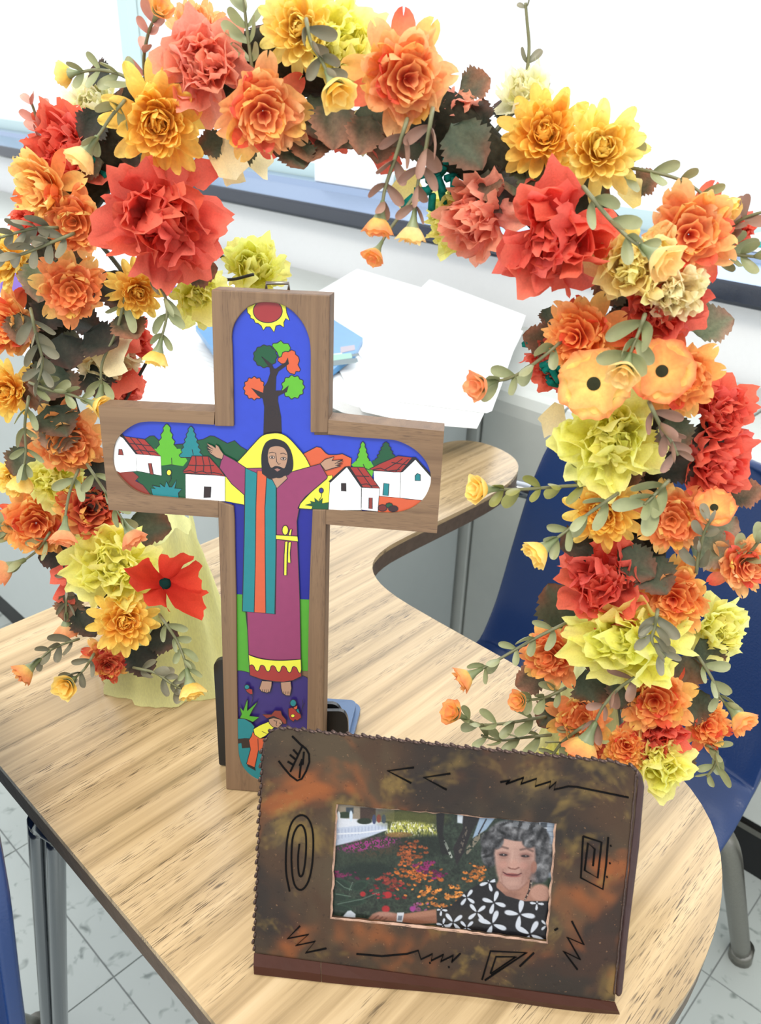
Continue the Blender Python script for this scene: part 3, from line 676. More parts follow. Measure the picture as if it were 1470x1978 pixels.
stroke([(519, 876), (525, 874), (532, 876), (534, 893), (538, 898), (541, 896)], 0.45); stroke([(541, 877), (547, 876), (553, 879)], 0.45)
for ex, ey in ((525, 884), (547, 886.5)):
    fill(blob(ex, ey, 5.2, 8, 0, 2.6), (205, 180, 165), 0.35); fill(blob(ex, ey, 1.8, 6, 0), BK, 0)
# belt
for q in ([(610, 340), (800, 352), (805, 400), (610, 378)], [(690, 400), (715, 400), (708, 500), (705, 698), (680, 698), (682, 520)], [(720, 405), (745, 405), (735, 500), (740, 588), (712, 585), (715, 480)], [(720, 340), (735, 290), (752, 290), (742, 345)]): fill(C4(q), YEL)
fill(C4(blob(692, 298, 27, 8, 0, 42)), YEL)
# hem
fill(C5(smooth2([(365, 165), (480, 200), (640, 215), (832, 205)])) + C5([(836, 325), (700, 345), (480, 335), (377, 300)]), YEL)
hem = [(372, 262)]
for k in range(5):
    x0 = 385 + k * 95; y0 = 252 + 4 * k
    hem += [(x0 + 10, y0), (x0 + 30, y0 + 15), (x0 + 42, y0 + 45), (x0 + 62, y0 + 58), (x0 + 78, y0 + 40), (x0 + 86, y0 + 10)]
hem = [p for p in hem if p[0] < 836] + [(836, 290)]
fill(C5(smooth2(hem, 3) + [(836, 355), (760, 392), (680, 405), (600, 402), (480, 382), (378, 345)]), RED)
fill(C5([(485, 395), (572, 400), (572, 440), (558, 490), (530, 502), (480, 488), (462, 462)]), SKIN); fill(C5([(652, 408), (740, 400), (748, 460), (735, 525), (700, 525), (668, 505), (655, 460)]), SKIN)
for x in (487, 505, 522, 540): stroke(C5([(x, 470), (x + 3, 495)]), 0.35)
for x in (675, 692, 708, 724): stroke(C5([(x, 488), (x + 2, 515)]), 0.35)
# worker, plants at the foot
fill(C5([(225, 730), (330, 730), (390, 765), (420, 800), (400, 920), (225, 920)]), TEAL); fill(C5([(225, 915), (330, 905), (380, 985), (520, 1000), (640, 1010), (640, 1330), (400, 1300), (225, 1000)]), TEAL, 0.3)
fill(C5([(270, 915), (330, 905), (370, 905), (385, 985), (310, 990), (305, 945), (270, 950)]), (52, 38, 36))
fill(C5([(290, 725), (305, 690), (288, 625), (320, 660), (355, 555), (360, 590), (355, 660), (450, 575), (410, 640), (375, 705), (460, 715), (440, 735), (405, 760), (350, 735)]), GRN)
stroke(C5([(395, 600), (405, 540), (395, 510)]), 0.4); fill(C5([(340, 465), (365, 460), (400, 470), (405, 510), (385, 515), (350, 490)]), RED); fill(C5(blob(352, 448, 22, 8, 0, 20)), TEAL)
fill(C5(blob(763, 590, 28, 8, 0, 30)), TEAL); fill(C5([(720, 640), (750, 630), (775, 640), (800, 670), (830, 690), (835, 720), (800, 745), (780, 735), (765, 755), (735, 735), (722, 700)]), RED); fill(C5(blob(760, 703, 17, 8, 0, 14)), YEL, 0.4)
fill(C5([(765, 630), (800, 610), (800, 640), (780, 650)]), ORG); fill(C5([(790, 650), (810, 640), (825, 685), (800, 670)]), TEAL)
stroke(C5([(830, 690), (842, 640), (850, 600), (845, 560)]), 0.35); stroke(C5([(842, 640), (865, 590)]), 0.35)
fill(C5([(405, 845), (395, 880), (370, 920), (385, 1000), (350, 1130), (420, 1170), (455, 1010), (500, 1025), (520, 960), (520, 900), (470, 905)]), ORG); stroke(C5([(450, 905), (455, 1010)]), 0.5)
fill(C5([(355, 1130), (425, 1160), (430, 1190), (360, 1150)]), BK, 0)
fill(C5([(410, 820), (470, 785), (545, 755), (600, 800), (560, 840), (520, 880), (470, 905), (420, 870)]), YEL); stroke(C5([(485, 840), (530, 860)]), 0.5)
fill(C5([(545, 735), (600, 705), (660, 730), (668, 770), (630, 810), (580, 800), (552, 770)]), SKIN); fill(C5([(548, 735), (575, 702), (650, 715), (640, 735), (590, 722)]), BK, 0)
fill(C5([(490, 690), (570, 690), (600, 655), (655, 658), (665, 695), (700, 735), (705, 770), (680, 775), (650, 735), (590, 705), (530, 725)]), BRN)
stroke(C5([(620, 745), (612, 785), (622, 790)]), 0.4); stroke(C5([(590, 742), (610, 750)]), 0.5); stroke(C5([(640, 765), (655, 772)]), 0.5)
o = place('painted_scene', pm.mesh('painted_scene', M_enamel), cross, CM)
tag(o, 'flat enamel picture of a robed figure with open arms, houses and trees')

# stand holding the cross upright
stand = empty('display_stand', CO + Vector((0.02, 0.03, 0)), 'low black plastic stand propping the cross from behind, its base coloured blue-grey for reflected sky', 'stand')
def slab(name, px, d, th, mat, r=0.004):
    P = [cl(x, y, d) for x, y in px]; P = [Vector((p.x, max(p.y, (d + th) * math.tan(CL) + 0.0005 + (0.0135 if 'tab' in name else 0)), -d)) for p in P]
    P = rounded(P, r)
    o = place(name, MB().prism(P, (0, 0, -th)).mesh(name, mat), stand, CM); bevel(o, 0.001, 2); return o
slab('back_plate', [(412, 1275), (520, 1270), (520, 1520), (436, 1503), (424, 1498)], 0.0225, 0.005, M_black, [0.007, .002, 0.001, 0.001, 0.002])
slab('back_plate', [(440, 1290), (520, 1290), (520, 1532), (440, 1511)], 0.0282, 0.004, M_black, 0.002)
slab('side_tab', [(560, 1360), (650, 1360), (662, 1378), (662, 1500), (560, 1490)], 0.0335, 0.004, M_black, 0.010)
slab('side_tab', [(560, 1374), (664, 1374), (672, 1390), (672, 1520), (560, 1505)], 0.0225, 0.004, M_black, 0.012)
def plate(name, px, z0, z1, mat, r):
    P = rounded([onz(x, y, z1) for x, y in px], r)
    o = place(name, MB().prism([p - stand.location for p in P], (0, 0, -(z1 - z0))).mesh(name, mat), stand, Matrix.Translation(stand.location)); bevel(o, 0.0012, 2); return o
plate('base_plate', [(560, 1348), (688, 1357), (697, 1366), (672, 1462), (560, 1450)], 0.0004, 0.006, M_black_sheen, 0.006)
plate('base_plate', [(560, 1344), (682, 1352), (688, 1358), (664, 1456), (560, 1444)], 0.0064, 0.0125, M_black_sheen, 0.006)
for x in (-0.05, 0.035):
    MB().box((-.004, -.004, 0), (.004, .004, 0.0)).n

# ------------------------------------------------------------------ picture frame
FYAW, FLEAN = -0.102, 0.3527
fx = Vector((math.cos(FYAW), math.sin(FYAW), 0)); fnv = Vector((-math.sin(FYAW), math.cos(FYAW), 0))
fz = math.cos(FLEAN) * Vector((0, 0, 1)) + math.sin(FLEAN) * fnv
fb = fx.cross(fz); fb = fb if fb.y > 0 else -fb
FO = Vector((-0.0706, 0.3241, TZ + 0.012))
FM = Matrix(((fx.x, fz.x, -fb.x, FO.x), (fx.y, fz.y, -fb.y, FO.y), (fx.z, fz.z, -fb.z, FO.z), (0, 0, 0, 1)))
FMI = FM.inverted()
frame = empty('picture_frame', Vector((FO.x, FO.y, TZ)), 'handmade bronze brown picture frame with inked doodles, leaning in front of the cross', 'frame')
def fl(px, py, d=0.0):
    p = FMI @ onplane(px, py, FO + fb * d, fb); return Vector((p.x, p.y, -d))
def densify(poly, step, amp, seed=0, closed=True):
    r = random.Random(seed); out = []; n = len(poly)
    for i in range(n if closed else n - 1):
        a, b = Vector(poly[i]), Vector(poly[(i + 1) % n]); k = max(1, int((b - a).length / step))
        for j in range(k):
            p = a + (b - a) * (j / k)
            out.append(p + Vector((r.uniform(-amp, amp), r.uniform(-amp, amp), 0)))
    if not closed: out.append(Vector(poly[-1]))
    return out
fo = [(491, 1841), (508, 1455), (512, 1432), (522, 1416), (541, 1408), (700, 1424), (900, 1446), (1100, 1465), (1190, 1474), (1215, 1481), (1229, 1492), (1233, 1508), (1187, 1934), (1100, 1924), (900, 1897)]
hole = densify([fl(x, y) for x, y in ((651, 1554), (850, 1571), (1074, 1591), (1066, 1700), (1056, 1821), (850, 1795), (639, 1774), (644, 1660))], 0.004, 0.00035, 5)
front = place('front_board', MB().prism(densify([fl(x, y) for x, y in fo], 0.006, 0.0003, 2), (0, 0, -0.003), (1, 1, 1), [hole]).mesh('front_board', M_patina), frame, FM)
# torn pale edge of the opening
tm_ = MB(); hn = len(hole); rr = random.Random(9)
cH = sum(hole, Vector()) / hn
V = []; 
for i, p in enumerate(hole):
    dirn = (p - cH); dirn.z = 0; dirn.normalize()
    w_ = rr.uniform(0.0003, 0.0011)
    V += [tuple(p + Vector((0, 0, 0.0003)) + dirn * 0.0004), tuple(p + Vector((0, 0, -0.0008)) - dirn * w_)]
tm_.add(V, [(2 * i, 2 * ((i + 1) % hn), 2 * ((i + 1) % hn) + 1, 2 * i + 1) for i in range(hn)])
o = place('torn_edge', tm_.mesh('torn_edge', M_torn), frame, FM)
place('back_board', MB().prism([fl(x, y) + Vector((0, 0, -0.0046)) for x, y in ((520, 1470), (1215, 1510), (1180, 1905), (505, 1820))], (0, 0, -0.004)).mesh('back_board', M_lip), frame, FM)
fg = [(1216, 1480), (1232, 1490), (1243, 1504), (1247, 1524), (1237, 1640), (1217, 1800), (1204, 1925), (1196, 1933), (1188, 1925), (1228, 1520)]
o = place('side_flange', MB().prism([fl(x, y) + Vector((0, 0, -0.0014)) for x, y in fg], (0, 0, -0.007)).mesh('side_flange', M_flange), frame, FM); bevel(o, 0.002, 2)
# folded lip along the bottom, in two lengths
lipT = lambda t: Vector((491 + (1188 - 491) * t, 1840 + (1935 - 1840) * t, 0)); lipB = lambda t: Vector((491 + (1197 - 491) * t, 1881 + (1956 - 1881) * t + 5 * math.sin(t * 9) * t, 0))
for a, b in ((0.0, 0.184), (0.186, 1.0)):
    k = 14; V = []
    for i in range(k + 1):
        t = a + (b - a) * i / k
        pt = fl(lipT(t).x, lipT(t).y); w0 = FM @ Vector((pt.x, pt.y, 0.0004))
        w1 = onz(lipB(t).x, lipB(t).y, 0.0012)
        mid = (w0 + w1) / 2 + Vector((0, -0.0016, 0.0004)) + Vector((0, random.uniform(-.0003, .0003), 0))
        V += [tuple(w0), tuple(mid), tuple(w1)]
    F = [(3 * i + j, 3 * i + j + 1, 3 * (i + 1) + j + 1, 3 * (i + 1) + j) for i in range(k) for j in range(2)]
    o = MB().add(V, F).build('bottom_lip', M_lip, frame); so = o.modifiers.new('s', 'SOLIDIFY'); so.thickness = 0.001; so.offset = 0
    tag(o, 'smooth brown folded lip')
# crimped rope edge on the left side and top
ed = densify([fl(x, y) for x, y in [(492, 1835)] + fo[1:12]], 0.0044, 0, 1, closed=False)
bm_ = MB()
for i in range(len(ed) - 1):
    p = ed[i]; t = (ed[i + 1] - p).normalized(); nrm = Vector((-t.y, t.x, 0))
    s = 0.0006 if i % 2 else -0.0003
    bm_.tube([p + nrm * (0.0004 + s) + Vector((0, 0, -0.0028)), p + nrm * (0.0009 + s) + Vector((0, 0, -0.0004)), p + t * 0.003 + nrm * (0.0004 + s) + Vector((0, 0, 0.0006))], lambda q: 0.0005 + 0.0006 * math.sin(PI * q), seg=6, res=2)
bm_.tube([p + Vector((0, 0, -0.001)) for p in ed[::2]], 0.0010, seg=6, res=2)
o = place('crimped_edge', bm_.mesh('crimped_edge', M_bead, True), frame, FM); tag(o, 'dark shiny crimped rope edge')
tr = densify([fl(x, y, -0.0003) for x, y in ((1229, 1495), (1219, 1600), (1207, 1720), (1186, 1920))], 0.003, 0.0002, 4, closed=False)
place('edge_crease', MB().tube(tr, 0.0006, seg=6, res=2).mesh('edge_crease', M_bead, True), frame, FM)
strut_t = fl(870, 1480, 0.009); strut_b = FMI @ Vector((FM @ strut_t).to_tuple())
wt = FM @ strut_t; wb = Vector((wt.x, wt.y + 0.055, TZ + 0.0045))
sv = MB().tube([wt, wb], 0.004, seg=6, smooth=False); sv.build('back_strut', M_lip, frame)

C6 = lambda a: [(480 + x / 1.861, 1380 + y / 1.861) for x, y in a]
CR = lambda a: [(1100 + x / 3.42, 1400 + y / 3.42) for x, y in a]
def doodle(lines, w=0.0006, sm=0):
    mb = MB()
    for q in lines:
        if sm and len(q) > 3: q = smooth2(q, 4)
        P = [fl(x, y) + Vector((0, 0, 0.00025)) for x, y in q]
        if len(P) == 1: P = [P[0], P[0] + Vector((0.0008, 0.0004, 0))]
        mb.tube(P, w, seg=6, smooth=False)
    return place('inked_doodle', mb.mesh('inked_doodle', M_ink, True), frame, FM)
doodle([C5([(755, 880), (830, 955), (880, 995), (905, 1040), (908, 1110), (880, 1190), (840, 1260), (800, 1275), (740, 1230), (680, 1160), (635, 1100)]), C5([(850, 960), (740, 1195)]), C5([(808, 1048), (765, 1000)]), C5([(786, 1088), (735, 1045)]), C5([(765, 1135), (715, 1105)]), C5([(860, 1020), (850, 1130), (822, 1140), (845, 1085)]), C5([(835, 1110), (820, 1250)])])
doodle([C6([(595, 190), (500, 202), (585, 246)])]); doodle([C6([(726, 212), (630, 226), (712, 270)])])
doodle([C6([(905, 243), (940, 236), (925, 250), (990, 226), (978, 250), (1036, 230), (1030, 258), (1087, 240), (1080, 266), (1106, 242), (1098, 270), (1150, 258), (1180, 260), (1250, 274), (1366, 298)])])
doodle([C6([(148, 635), (135, 560), (138, 460), (155, 390), (185, 362), (215, 375), (232, 430), (230, 530), (215, 600), (190, 630), (165, 610), (155, 540), (158, 450), (175, 405), (195, 400), (207, 440), (205, 520), (195, 575), (182, 575), (178, 520), (183, 465)])], sm=1)
doodle([CR([(90, 735), (212, 775), (186, 1010), (100, 960), (122, 780), (167, 820), (155, 930)]), CR([(90, 735), (75, 1010), (220, 1085), (242, 920), (256, 742)]), CR([(268, 800)]), CR([(262, 915)]), CR([(243, 1005)])])
doodle([C6([(185, 760), (140, 805), (216, 790), (170, 830), (240, 815), (205, 856), (280, 840)])])
doodle([C6([(388, 860), (480, 868), (570, 860), (610, 848), (620, 880), (662, 860), (656, 885), (702, 862), (690, 888), (737, 865), (730, 890), (762, 858)]), C6([(650, 893)]), C6([(718, 908)])])
doodle([C6([(840, 952), (870, 850), (1000, 855), (850, 955)]), C6([(870, 930), (890, 870), (962, 870), (872, 932)]), C6([(1026, 856), (975, 905)])])
doodle([C6([(1162, 742), (1205, 826), (1146, 800), (1192, 880), (1132, 850), (1182, 916)])]); doodle([C6([(1100, 775), (1112, 768)])])

# ---- the printed photograph behind the opening (a flat print)
def vnoise(X, Y, s, seed):
    r = np.random.default_rng(seed); G = r.random((260, 260))
    x = np.abs(X) / s; y = np.abs(Y) / s; xi = x.astype(int) % 255; yi = y.astype(int) % 255; fx_ = x % 1; fy_ = y % 1
    fx_ = fx_ * fx_ * (3 - 2 * fx_); fy_ = fy_ * fy_ * (3 - 2 * fy_)
    return (G[yi, xi] * (1 - fx_) + G[yi, xi + 1] * fx_) * (1 - fy_) + (G[yi + 1, xi] * (1 - fx_) + G[yi + 1, xi + 1] * fx_) * fy_
def paint_print(X, Y):
    """colours (sRGB 0-255) of the print at points X, Y of a 1470 x 888 layout"""
    A = np.zeros(X.shape + (3,)); 
    def put(m, c):
        m = np.clip(m, 0, 1)[..., None]; c = np.asarray(c, float); A[:] = A * (1 - m) + c * m
    def poly(P, soft=3.0):
        P = np.asarray(P, float); inside = np.zeros(X.shape, bool); dist = np.full(X.shape, 1e9); n = len(P)
        for i in range(n):
            x0, y0 = P[i]; x1, y1 = P[(i + 1) % n]
            c = ((y0 > Y) != (y1 > Y)) & (X < (x1 - x0) * (Y - y0) / (y1 - y0 + 1e-12) + x0); inside ^= c
            dx, dy = x1 - x0, y1 - y0; t = np.clip(((X - x0) * dx + (Y - y0) * dy) / (dx * dx + dy * dy + 1e-9), 0, 1)
            dist = np.minimum(dist, np.hypot(X - x0 - t * dx, Y - y0 - t * dy))
        return np.clip(0.5 + np.where(inside, dist, -dist) / (2 * soft), 0, 1)
    def ell(cx, cy, rx, ry, rot=0.0, soft=0.25):
        c, s = math.cos(rot), math.sin(rot); dx, dy = X - cx, Y - cy
        d = np.hypot((dx * c + dy * s) / rx, (-dx * s + dy * c) / ry); return np.clip((1 - d) / soft + 0.5, 0, 1)
    def line(P, w, soft=2.0):
        d = np.full(X.shape, 1e9)
        for (x0, y0), (x1, y1) in zip(P[:-1], P[1:]):
            dx, dy = x1 - x0, y1 - y0; t = np.clip(((X - x0) * dx + (Y - y0) * dy) / (dx * dx + dy * dy + 1e-9), 0, 1)
            d = np.minimum(d, np.hypot(X - x0 - t * dx, Y - y0 - t * dy))
        return np.clip((w - d) / soft + 0.5, 0, 1)
    n1, n2, n3 = vnoise(X, Y, 9, 1), vnoise(X, Y, 22, 2), vnoise(X, Y, 60, 3)
    A[:] = np.array((26, 32, 28)) + (n1 * 26 + n2 * 18)[..., None] * np.array((0.9, 1.1, 0.85))
    put(ell(240, 330, 210, 90, 0, 0.6) * 0.5, (52, 62, 46)); put(ell(280, 430, 160, 45, 0, 0.5) * 0.8, (26, 40, 34))
    # house, people, path, fence at top left
    put(poly([(80, 30), (440, 60), (440, 140), (80, 140)]), (150, 138, 120)); put(poly([(235, 60), (330, 60), (330, 130), (235, 130)]), (70, 52, 44)); put(poly([(330, 70), (440, 80), (435, 130), (330, 125)]), (105, 100, 98))
    put(poly([(150, 60), (195, 60), (195, 95), (150, 95)]), (60, 70, 78)); put(ell(140, 105, 40, 20), (46, 60, 40)); put(poly([(85, 120), (260, 130), (400, 150), (400, 175), (80, 185)]), (222, 226, 236))
    put(ell(262, 140, 45, 18), (40, 50, 36)); put(ell(180, 110, 10, 32), (210, 225, 240)); put(ell(320, 130, 12, 28), (60, 70, 120)); put(ell(348, 125, 13, 24), (150, 50, 55)); put(ell(378, 128, 13, 26), (40, 60, 130)); put(ell(105, 110, 10, 28), (235, 240, 245))
    put(poly([(75, 180), (400, 152), (400, 190), (240, 250), (80, 285)]), (196, 206, 226)); put(((np.sin(X / 3.2) > 0.35) * poly([(75, 190), (400, 160), (400, 185), (80, 250)])) * 0.35, (150, 160, 190)); put(line([(80, 215), (240, 208), (400, 190)], 4), (232, 236, 244))
    # light grasses
    put(ell(540, 120, 190, 60, 0, 0.7) * 0.75, (96, 96, 40)); gr = poly([(390, 210), (420, 150), (520, 140), (680, 165), (700, 220), (540, 235)], 12)
    put(gr * (0.35 + 0.65 * (vnoise(X, Y * 0.4, 6, 7) > 0.45)), (190, 190, 92)); put(gr * (vnoise(X, Y * 0.5, 5, 8) > 0.72), (240, 238, 205))
    put(ell(330, 290, 170, 55, -0.1, 0.5) * (n1 > 0.38) * 0.9, (70, 60, 45))
    put(ell(300, 275, 190, 32, -0.15, 0.6) * (vnoise(X, Y, 7, 11) > 0.55), (150, 54, 122)); put(ell(470, 220, 80, 16) * 0.8, (150, 110, 60))
    # tree trunks
    put(poly([(690, 90), (740, 90), (730, 220), (770, 340), (720, 330), (695, 200)]), (30, 28, 30)); put(poly([(830, 90), (960, 110), (900, 200), (850, 330), (810, 400), (790, 300), (850, 180)]), (38, 34, 36))
    put(line([(740, 260), (780, 350)], 7) * (n1 > .45), (170, 175, 165)); put(line([(960, 205), (870, 320)], 14) * (n1 > .4), (128, 120, 104)); put(line([(870, 180), (830, 320)], 9) * (n1 > .55), (96, 88, 80))
    put(ell(610, 280, 150, 70, 0, 0.6) * 0.6, (24, 32, 26)); put(poly([(815, 100), (850, 100), (845, 155), (815, 150)]), (205, 215, 225)); put(poly([(950, 112), (1040, 118), (985, 190), (905, 240)]), (150, 172, 196)); put(line([(985, 130), (940, 215)], 4), (40, 40, 44))
    # house siding and window at right
    put(poly([(1180, 120), (1400, 140), (1380, 530), (1250, 540)]), (168, 180, 196)); put(((np.sin((Y - X * 0.08) / 4.6) > 0.8) * poly([(1180, 120), (1400, 140), (1380, 530), (1250, 540)])) * 0.5, (110, 122, 140)); put(poly([(1255, 145), (1340, 150), (1335, 210), (1260, 205)]), (70, 76, 84)); put(line([(1297, 148), (1297, 208)], 3) + line([(1258, 178), (1338, 182)], 3), (200, 205, 212)); put(poly([(1260, 470), (1360, 470), (1360, 560), (1240, 540)], 8), (50, 64, 50))
    # orange daisies and other flowers
    r = np.random.default_rng(5)
    for cx, cy, sx, sy, k, c in ((530, 330, 60, 55, 60, (170, 88, 46)), (560, 450, 130, 60, 70, (206, 110, 44)), (640, 570, 110, 50, 30, (228, 140, 62)), (800, 570, 70, 45, 24, (224, 142, 64)), (920, 450, 55, 40, 30, (206, 122, 52)), (400, 490, 70, 45, 40, (150, 60, 48)), (380, 560, 120, 50, 24, (150, 36, 46)), (620, 410, 50, 25, 20, (140, 36, 100)), (700, 455, 40, 18, 12, (130, 30, 90)), (130, 460, 60, 18, 18, (120, 36, 84)), (570, 640, 40, 28, 14, (180, 100, 150)), (700, 640, 60, 20, 10, (210, 128, 60))):
        for _ in range(k):
            x, y = cx + r.normal() * sx * 0.6, cy + r.normal() * sy * 0.6; s = r.uniform(6, 15)
            put(ell(x, y, s * 1.2, s * 0.65, r.uniform(-.5, .5), 0.5), np.array(c) * r.uniform(0.65, 1.15))
            if s > 11: put(ell(x, y - s * 0.4, 4, 4), (70, 34, 24))
    for x, y, s in ((252, 570, 17), (405, 575, 22), (390, 660, 24), (550, 658, 18)): put(ell(x, y, s, s * 0.9, 0, 0.4) * 0.95, (178, 40, 44) if s != 18 else (160, 60, 140))
    # hosta leaves
    for x, y, rx, ry, a in ((130, 510, 60, 30, 0.5), (235, 520, 50, 30, -0.4), (110, 590, 60, 26, 0.1), (190, 620, 80, 22, -0.1), (120, 650, 70, 20, 0.2)):
        put(ell(x, y, rx, ry, a), (44, 66, 52)); put(ell(x - 4, y + 3, rx * 0.8, ry * 0.7, a), (34, 52, 42))
    for P in ([(90, 490), (140, 530), (185, 545)], [(170, 550), (190, 500)], [(90, 570), (180, 585)], [(100, 630), (250, 600), (350, 560)]): put(line(P, 3) * 0.6, (120, 140, 126))
    put(poly([(132, 705), (160, 672), (180, 668), (208, 690), (206, 728), (135, 722)], 3), (206, 212, 220))
    # hair (back), neck, face
    hn1 = 0.5 + 0.5 * np.sin((X * .55 + Y * .35) / 7 + 9 * vnoise(X, Y, 46, 24)) * vnoise(X, Y, 12, 21) + 0.25 * (vnoise(X, Y, 6, 25) - .5); hn2 = vnoise(X, Y, 34, 22)
    hair = np.maximum.reduce([ell(1120, 240, 135, 105, 0.0, 0.12), ell(1230, 240, 130, 100, 0.3, 0.12), ell(1310, 360, 85, 105, 0.2, 0.14), ell(1010, 320, 55, 90, 0.1, 0.2), ell(1290, 450, 60, 55, 0, 0.25), ell(1000, 260, 50, 60, 0, .25)])
    hc = (np.array((40, 40, 43)) + (hn1 * 84 + hn2 * 84 - 40)[..., None]); A[:] = A * (1 - hair[..., None]) + hc * hair[..., None]
    put(ell(1180, 165, 110, 28, 0.1, 0.6) * 0.45 * (hn1 > .4), (176, 182, 190))
    skin = np.array((196, 156, 142))
    put(poly([(1060, 480), (1240, 480), (1250, 540), (1350, 560), (1345, 610), (1210, 615), (1060, 590), (1040, 520)], 6), (168, 122, 104)); put(ell(1300, 560, 60, 50, 0.2, 0.3), (188, 142, 124))
    fc = poly(smooth2([(1032, 330), (1048, 268), (1105, 238), (1190, 240), (1252, 268), (1270, 335), (1262, 410), (1238, 468), (1200, 520), (1155, 546), (1110, 538), (1068, 500), (1044, 430), (1032, 330)], 5), 8); put(fc, skin * .97)
    put(fc * np.clip((X - 1130) / 170, 0, 1) * .35, (142, 100, 90)); put(fc * np.clip((Y - 430) / 160, 0, 1) * .4, (152, 108, 96))
    put(ell(1262, 410, 18, 36, 0.1, .4), (160, 112, 96)); put(ell(1080, 400, 34, 60, 0.2, 0.9) * 0.35, (150, 102, 90)); put(ell(1230, 440, 36, 70, -0.2, 0.9) * 0.45, (140, 96, 84)); put(ell(1130, 272, 70, 26, 0, 0.8) * 0.5, (206, 166, 150)); put(ell(1085, 395, 26, 20, 0, .8) * .5, (205, 150, 135)); put(ell(1200, 400, 26, 22, 0, .8) * .45, (205, 148, 134))
    put(ell(1145, 395, 28, 30, 0, 0.6) * 0.7, (200, 152, 136)); put(line([(1115, 412), (1130, 420), (1155, 422), (1176, 412)], 4, 4) * 0.8, (120, 74, 66)); put(line([(1140, 310), (1132, 380)], 6, 6) * 0.35, (214, 176, 160))
    for ex, ey in ((1085, 338), (1213, 345)):
        put(ell(ex, ey - 4, 34, 15, 0.05, 0.7) * 0.7, (132, 90, 82)); put(ell(ex, ey, 24, 7.5, 0.05, 0.4) * 0.95, (46, 34, 36)); put(ell(ex, ey + 16, 30, 7, 0, 0.8) * 0.4, (140, 98, 88)); put(ell(ex + 3, ey - 1, 4, 2.5), (190, 180, 176))
    put(line([(1046, 302), (1075, 290), (1112, 300)], 6, 5) * 0.75, (104, 80, 74)); put(line([(1185, 308), (1220, 300), (1256, 316)], 6, 5) * 0.75, (104, 80, 74))
    put(ell(1136, 457, 46, 11, 0.06, 0.6) * .9, (150, 78, 76)); put(line([(1084, 440), (1104, 452), (1136, 457), (1168, 456), (1190, 446)], 3.5, 3) * 0.95, (84, 36, 40)); put(line([(1084, 425), (1072, 465), (1080, 500)], 3, 8) * 0.35, (126, 84, 74)); put(line([(1188, 425), (1200, 465), (1192, 505)], 3, 8) * 0.35, (126, 84, 74)); put(ell(1140, 505, 40, 14, 0, .8) * .35, (210, 166, 150))
    put(ell(1120, 575, 60, 20, 0, 0.8) * 0.5, (128, 88, 76)); put(line([(1225, 500), (1175, 545), (1115, 548), (1068, 500)], 3, 8) * 0.4, (112, 74, 66))
    fr = np.maximum.reduce([ell(1150, 215, 120, 40, 0.15, 0.2), ell(1240, 250, 45, 50, 0.5, 0.25), ell(1050, 260, 36, 45, 0.4, 0.3)]); A[:] = A * (1 - fr[..., None]) + hc * fr[..., None]
    put(line([(1245, 490), (1235, 550), (1212, 600)], 5, 2), (50, 34, 32)); 
    for q in ((1246, 505), (1238, 540), (1225, 575), (1212, 598)): put(ell(q[0], q[1], 4, 4), (190, 170, 150))
    # blouse
    bl_ = poly([(690, 745), (695, 660), (780, 640), (830, 590), (880, 545), (960, 500), (1035, 475), (1045, 530), (1100, 580), (1210, 612), (1350, 612), (1330, 870), (1100, 850), (800, 800), (690, 770)], 3)
    A[:] = A * (1 - bl_[..., None]) + (np.array((24, 22, 26)) + n1[..., None] * 8) * bl_[..., None]
    put(bl_ * ell(830, 720, 160, 70, 0, 0.8) * 0.35, (74, 66, 46))
    def petal4(cx, cy, s, a0=0.4, k=4, c=(214, 220, 230)):
        for i in range(k):
            a = a0 + i * 2 * PI / k; L_ = np.clip(((X - cx) * math.cos(a) + (Y - cy) * math.sin(a)) / s, 0, 1); put(ell(cx + s * 0.56 * math.cos(a), cy + s * 0.56 * math.sin(a), s * 0.46, s * (0.09 + .13 * L_), a, 0.25) * bl_, c)
        put(ell(cx, cy, 5, 5) * bl_, (30, 28, 32))
    for cx, cy, s, a0 in ((1000, 500, 55, -0.3), (930, 680, 62, 0.9), (1030, 620, 70, 0.3), (1180, 690, 88, 0.15), (1020, 750, 85, 0.35), (1240, 810, 88, 0.5), (790, 740, 66, 0.9), (870, 590, 55, 2.2), (870, 770, 50, 0.8), (1280, 625, 40, 0.1), (720, 665, 36, .1), (730, 755, 40, 0.2), (1335, 755, 40, 0.8)): petal4(cx, cy, s, a0)
    # arm, hand, watch
    arm = poly([(480, 690), (560, 680), (690, 660), (695, 745), (560, 752), (490, 750)], 4); put(arm, (150, 100, 78)); put(arm * ell(600, 690, 120, 18, -.1, .8) * .6, (186, 134, 110))
    put(poly([(270, 735), (310, 690), (350, 675), (420, 680), (470, 690), (470, 742), (400, 748), (330, 750)], 5), (160, 112, 94)); put(ell(390, 690, 60, 14, 0, .8) * .5, (196, 150, 134))
    for P in ([(300, 735), (345, 700)], [(325, 745), (370, 708)], [(350, 745), (395, 715)]): put(line(P, 4, 4) * 0.6, (100, 62, 54))
    put(poly([(458, 682), (500, 680), (486, 752), (452, 750)], 2), (214, 216, 222)); put(poly([(464, 700), (490, 700), (484, 728), (460, 728)], 2), (120, 124, 134))
    put(ell(335, 735, 26, 14), (110, 112, 100)); put(line([(250, 742), (700, 770)], 8, 6) * 0.7, (92, 96, 90))
    A += (vnoise(X, Y, 3.0, 31)[..., None] - 0.5) * 16
    return np.clip((A * 0.81) - 4, 0, 255)
PW, PH = 420, 238
c00, c10, c11, c01 = (95 - 12, 40 - 14), (1395 + 14, 150 - 14), (1335 + 16, 860 + 14), (55 - 12, 710 + 14)
I, J = np.meshgrid(np.linspace(0, 1, PW), np.linspace(0, 1, PH))
